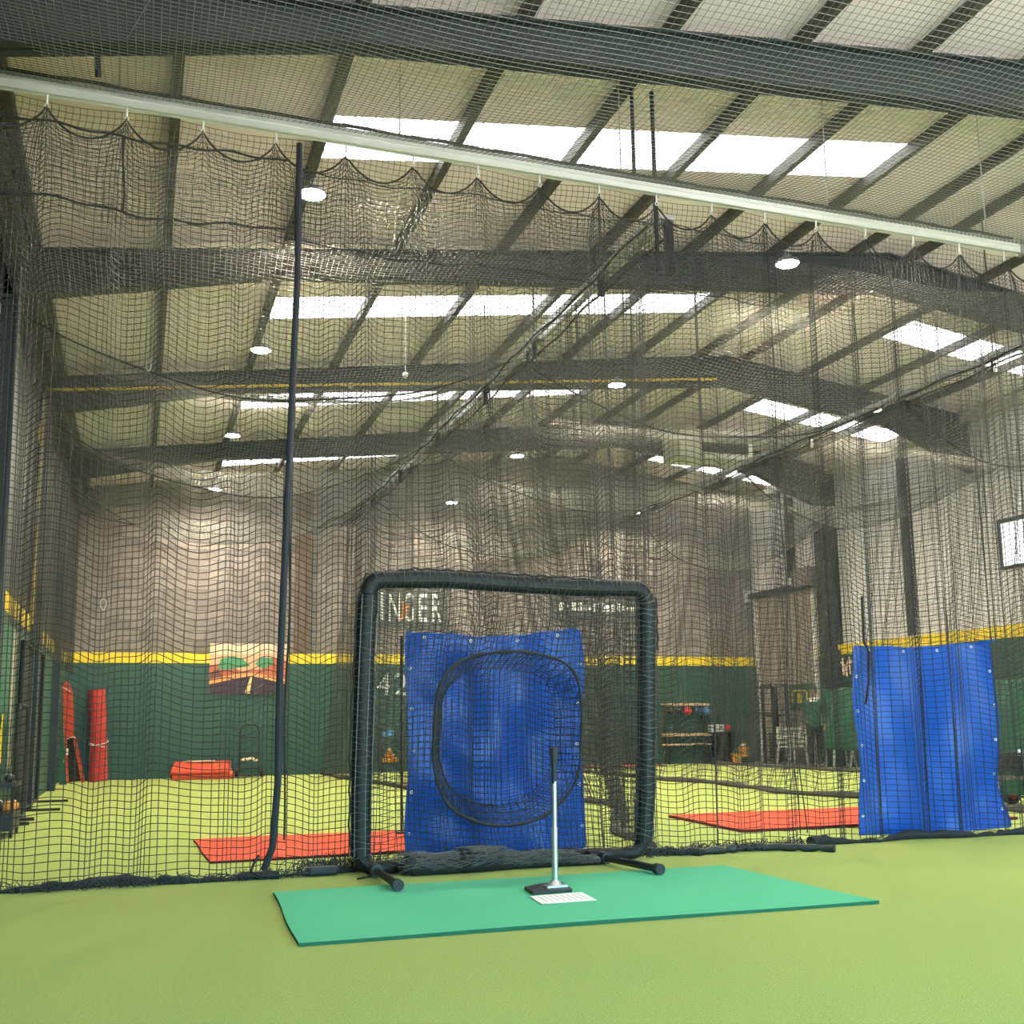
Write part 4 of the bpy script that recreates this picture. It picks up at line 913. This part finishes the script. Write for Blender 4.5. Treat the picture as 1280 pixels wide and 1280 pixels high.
# ball cart right edge
bc = thing('ball_cart', 'black ball cart with red-hubbed wheels at the right edge, behind the net', 'cart', (10.4, 10.5, 0))
b = MB().tube([(10.0, 10.3, .62), (10.75, 10.3, .62), (10.75, 10.75, .62), (10.0, 10.75, .62)], .014, 8, closed=True)
for x in (10.0, 10.75):
    for y in (10.3, 10.75): b.cyl((x, y, .12), (x, y, .80), .014, n=8)
b.tube([(10.0, 10.3, .12), (10.75, 10.3, .12), (10.75, 10.75, .12), (10.0, 10.75, .12)], .014, 8, closed=True); b.cyl((9.95, 10.3, .80), (10.8, 10.3, .80), .014, n=8)
b.build('cart_frame', 'black', bc)
MB().bb(10.01, 10.74, 10.31, 10.74, .42, .44).bb(10.01, 10.74, 10.305, 10.315, .42, .60).bb(10.01, 10.74, 10.735, 10.745, .42, .60).bb(10.0, 10.02, 10.31, 10.74, .42, .6).bb(10.73, 10.75, 10.31, 10.74, .42, .6).build('basket', 'grille', bc)
MB().bb(9.99, 10.15, 10.32, 10.7, .14, .30).build('green_panel', 'greenboard', bc)
for x in (10.24, 10.66):
    for y in (10.26, 10.78):
        w_ = MB().cyl((x, y-.035, .125), (x, y+.035, .125), .125, n=24).build('wheel', 'rubber', bc, smooth=True)
        MB().cyl((x, y-.042, .125), (x, y+.042, .125), .065, n=18).build('wheel_hub', 'red', w_, smooth=True)
k = 0
for j, y in enumerate((10.38, 10.52, 10.66)):
    for i in range(6):
        o = MB().ball((10.09+i*.115, y, .485), .042, 12, 8).build('practice_ball', 'ball', smooth=True); tag(o, 'white ball in the black ball cart at the right edge', 'ball', 'white balls in the ball cart')
for i in range(5):
    o = MB().ball((10.14+i*.115, 10.45, .56), .042, 12, 8).build('practice_ball', 'ball', smooth=True); tag(o, 'white ball in the black ball cart at the right edge', 'ball', 'white balls in the ball cart')
for i in range(3):
    o = MB().ball((10.10+i*.115, 10.44, .635), .042, 12, 8).build('practice_ball', 'ball', smooth=True); tag(o, 'white ball in the black ball cart at the right edge', 'ball', 'white balls in the ball cart')

# ================================================================== PERSON
def skinmesh(name, nodes, edges, mat, parent, root=0, sub=2):
    me = bpy.data.meshes.new(name); org = ORG[parent.name]
    me.from_pydata([tuple(Vector(n[:3])) for n in nodes], edges, [])
    o = bpy.data.objects.new(name, me); COL.objects.link(o); o.parent = parent; ORG[o.name] = org
    md = o.modifiers.new('skin', 'SKIN'); md.use_smooth_shade = True
    for i, n in enumerate(nodes):
        sv = me.skin_vertices[0].data[i]; sv.radius = (n[3], n[4] if len(n) > 4 else n[3]); sv.use_root = (i == root)
    s = o.modifiers.new('sub', 'SUBSURF'); s.levels = sub; s.render_levels = sub
    me.materials.append(M[mat]); return o
ps = thing('person', 'person in dark green jacket and dark trousers standing by the green sheet', 'person', (13.98, 20.22, .0)); ps.rotation_euler = (0, 0, -.7)
# local frame: facing -y, height 1.80
body = [(0, 0, .98, .13, .10), (0, .01, 1.15, .13, .09), (0, .015, 1.32, .15, .095), (0, .02, 1.44, .12, .08), (0, .01, 1.52, .055), (0, 0, 1.58, .062, .07), (0, -.015, 1.66, .078, .095), (0, -.01, 1.73, .07, .085), (0, -.005, 1.775, .03, .04),
        (.17, .02, 1.44, .055), (.21, .02, 1.18, .042), (.22, -.03, .95, .032), (.22, -.045, .87, .03, .02), (-.17, .02, 1.44, .055), (-.21, .02, 1.18, .042), (-.22, -.03, .95, .032), (-.22, -.045, .87, .03, .02),
        (.09, 0, .90, .085), (.10, -.01, .50, .058), (.10, .02, .09, .038), (.105, -.09, .045, .035), (-.09, 0, .90, .085), (-.10, -.01, .50, .058), (-.10, .02, .09, .038), (-.105, -.09, .045, .035), (0, -.115, 1.655, .012)]
be = [(0, 1), (1, 2), (2, 3), (3, 4), (4, 5), (5, 6), (6, 7), (7, 8), (3, 9), (9, 10), (10, 11), (11, 12), (3, 13), (13, 14), (14, 15), (15, 16), (0, 17), (17, 18), (18, 19), (19, 20), (0, 21), (21, 22), (22, 23), (23, 24), (6, 25)]
for sx, wi in ((1, 12), (-1, 16)):
    for q in range(4):
        a = len(body); L = (.07, .08, .075, .06)[q]
        body.append((sx*(.225), -.075+.02*q, .845, .009)); body.append((sx*.222, -.085+.02*q, .845-L*.6, .008)); body.append((sx*.214, -.095+.02*q, .845-L, .007)); be += [(wi, a), (a, a+1), (a+1, a+2)]
    a = len(body); body.append((sx*.205, -.09, .86, .010)); body.append((sx*.195, -.11, .82, .008)); be += [(wi, a), (a, a+1)]
skinmesh('body', body, be, 'skin', ps)
skinmesh('jacket', [(0, 0, .84, .165, .135), (0, 0, .95, .165, .135), (0, .01, 1.15, .155, .115), (0, .015, 1.32, .175, .12), (0, .02, 1.45, .14, .10), (.18, .02, 1.44, .078), (.215, .02, 1.18, .064), (.223, -.03, .95, .05), (-.18, .02, 1.44, .078), (-.215, .02, 1.18, .064), (-.223, -.03, .95, .05)], [(0, 1), (1, 2), (2, 3), (3, 4), (4, 5), (5, 6), (6, 7), (4, 8), (8, 9), (9, 10)], 'jacket', ps)
skinmesh('trousers', [(0, 0, .98, .15, .12), (.09, 0, .88, .105), (.10, -.01, .50, .078), (.10, .02, .08, .066), (-.09, 0, .88, .10), (-.10, -.01, .50, .078), (-.10, .02, .08, .066)], [(0, 1), (1, 2), (2, 3), (0, 4), (4, 5), (5, 6)], 'trouser', ps)
for sx in (-1, 1):
    s_ = skinmesh('shoe', [(sx*.10, .05, .045, .048, .045), (sx*.103, -.06, .042, .05, .04), (sx*.106, -.16, .032, .042, .028)], [(0, 1), (1, 2)], 'shoe', ps)
    b = MB(); b.bb(sx*.105-.05, sx*.105+.05, -.2, .10, 0, .022); b.v = [tuple(Vector(v)+ORG[ps.name]) for v in b.v]; b.build('shoe_sole', 'white', s_, bevel=.008)
    e_ = MB().ball((sx*.030, -.098, 1.675), .010, 8, 6); e_.v = [tuple(Vector(v)+ORG[ps.name]) for v in e_.v]; e_.build('eye', 'black', ps, smooth=True)
    e_ = MB().ball((sx*.086, .0, 1.655), .02, 8, 6, sc=(.5, .8, 1.4)); e_.v = [tuple(Vector(v)+ORG[ps.name]) for v in e_.v]; e_.build('ear', 'skin', ps, smooth=True)
def loc(b): b.v = [tuple(Vector(v)+ORG[ps.name]) for v in b.v]; return b
loc(MB().tube([(0, .015, 1.44), (0, .015, 1.49), (0, .005, 1.535)], [.115, .10, .075], 16)).build('hood_collar', 'white', ps, smooth=True)
cap = loc(MB().lathe([(.093, 0), (.096, .03), (.085, .075), (.05, .105), (.004, .113)], (0, -.005, 1.70), 20)).build('cap', 'jacket', ps, smooth=True)
loc(MB().prism([(-.065, -.08, 1.702), (.065, -.08, 1.702), (.05, -.17, 1.692), (-.05, -.17, 1.692)], (0, 0, .008))).build('cap_peak', 'jacket', cap)
loc(MB().ball((0, .045, 1.655), .082, 14, 10, sc=(1, .8, .85))).build('hair', 'rubber', ps, smooth=True)
loc(MB().tube([(-.022, -.108, 1.618), (.022, -.108, 1.618)], .005, 6)).build('mouth', 'p_rock', ps)

# ================================================================== LIGHT AND RENDER LOOK
w = bpy.data.worlds.new('world'); scene.world = w; w.use_nodes = True
nt = w.node_tree; bg = nt.nodes['Background']; bg.inputs['Strength'].default_value = 6
tc = nt.nodes.new('ShaderNodeTexCoord'); sp = nt.nodes.new('ShaderNodeSeparateXYZ'); mr = nt.nodes.new('ShaderNodeMapRange'); mx = nt.nodes.new('ShaderNodeMix'); mx.data_type = 'RGBA'
mr.inputs['From Min'].default_value = -.03; mr.inputs['From Max'].default_value = .03                  # added bright lower half throws fill onto the ceiling, pale sky above
mx.inputs['A'].default_value = (1.15, 1.15, 1.07, 1); mx.inputs['B'].default_value = (.37, .81, 1, 1)
nt.links.new(tc.outputs['Generated'], sp.inputs[0]); nt.links.new(sp.outputs['Z'], mr.inputs['Value']); nt.links.new(mr.outputs[0], mx.inputs['Factor']); nt.links.new(mx.outputs['Result'], bg.inputs['Color'])
scene.view_settings.view_transform = 'Standard'; scene.view_settings.look = 'None'; scene.view_settings.gamma = 1
scene.view_settings.use_curve_mapping = False; scene.view_settings.exposure = 1.0
scene.cycles.use_denoising = True
scene.cycles.max_bounces = 8; scene.cycles.diffuse_bounces = 4; scene.cycles.transparent_max_bounces = 8
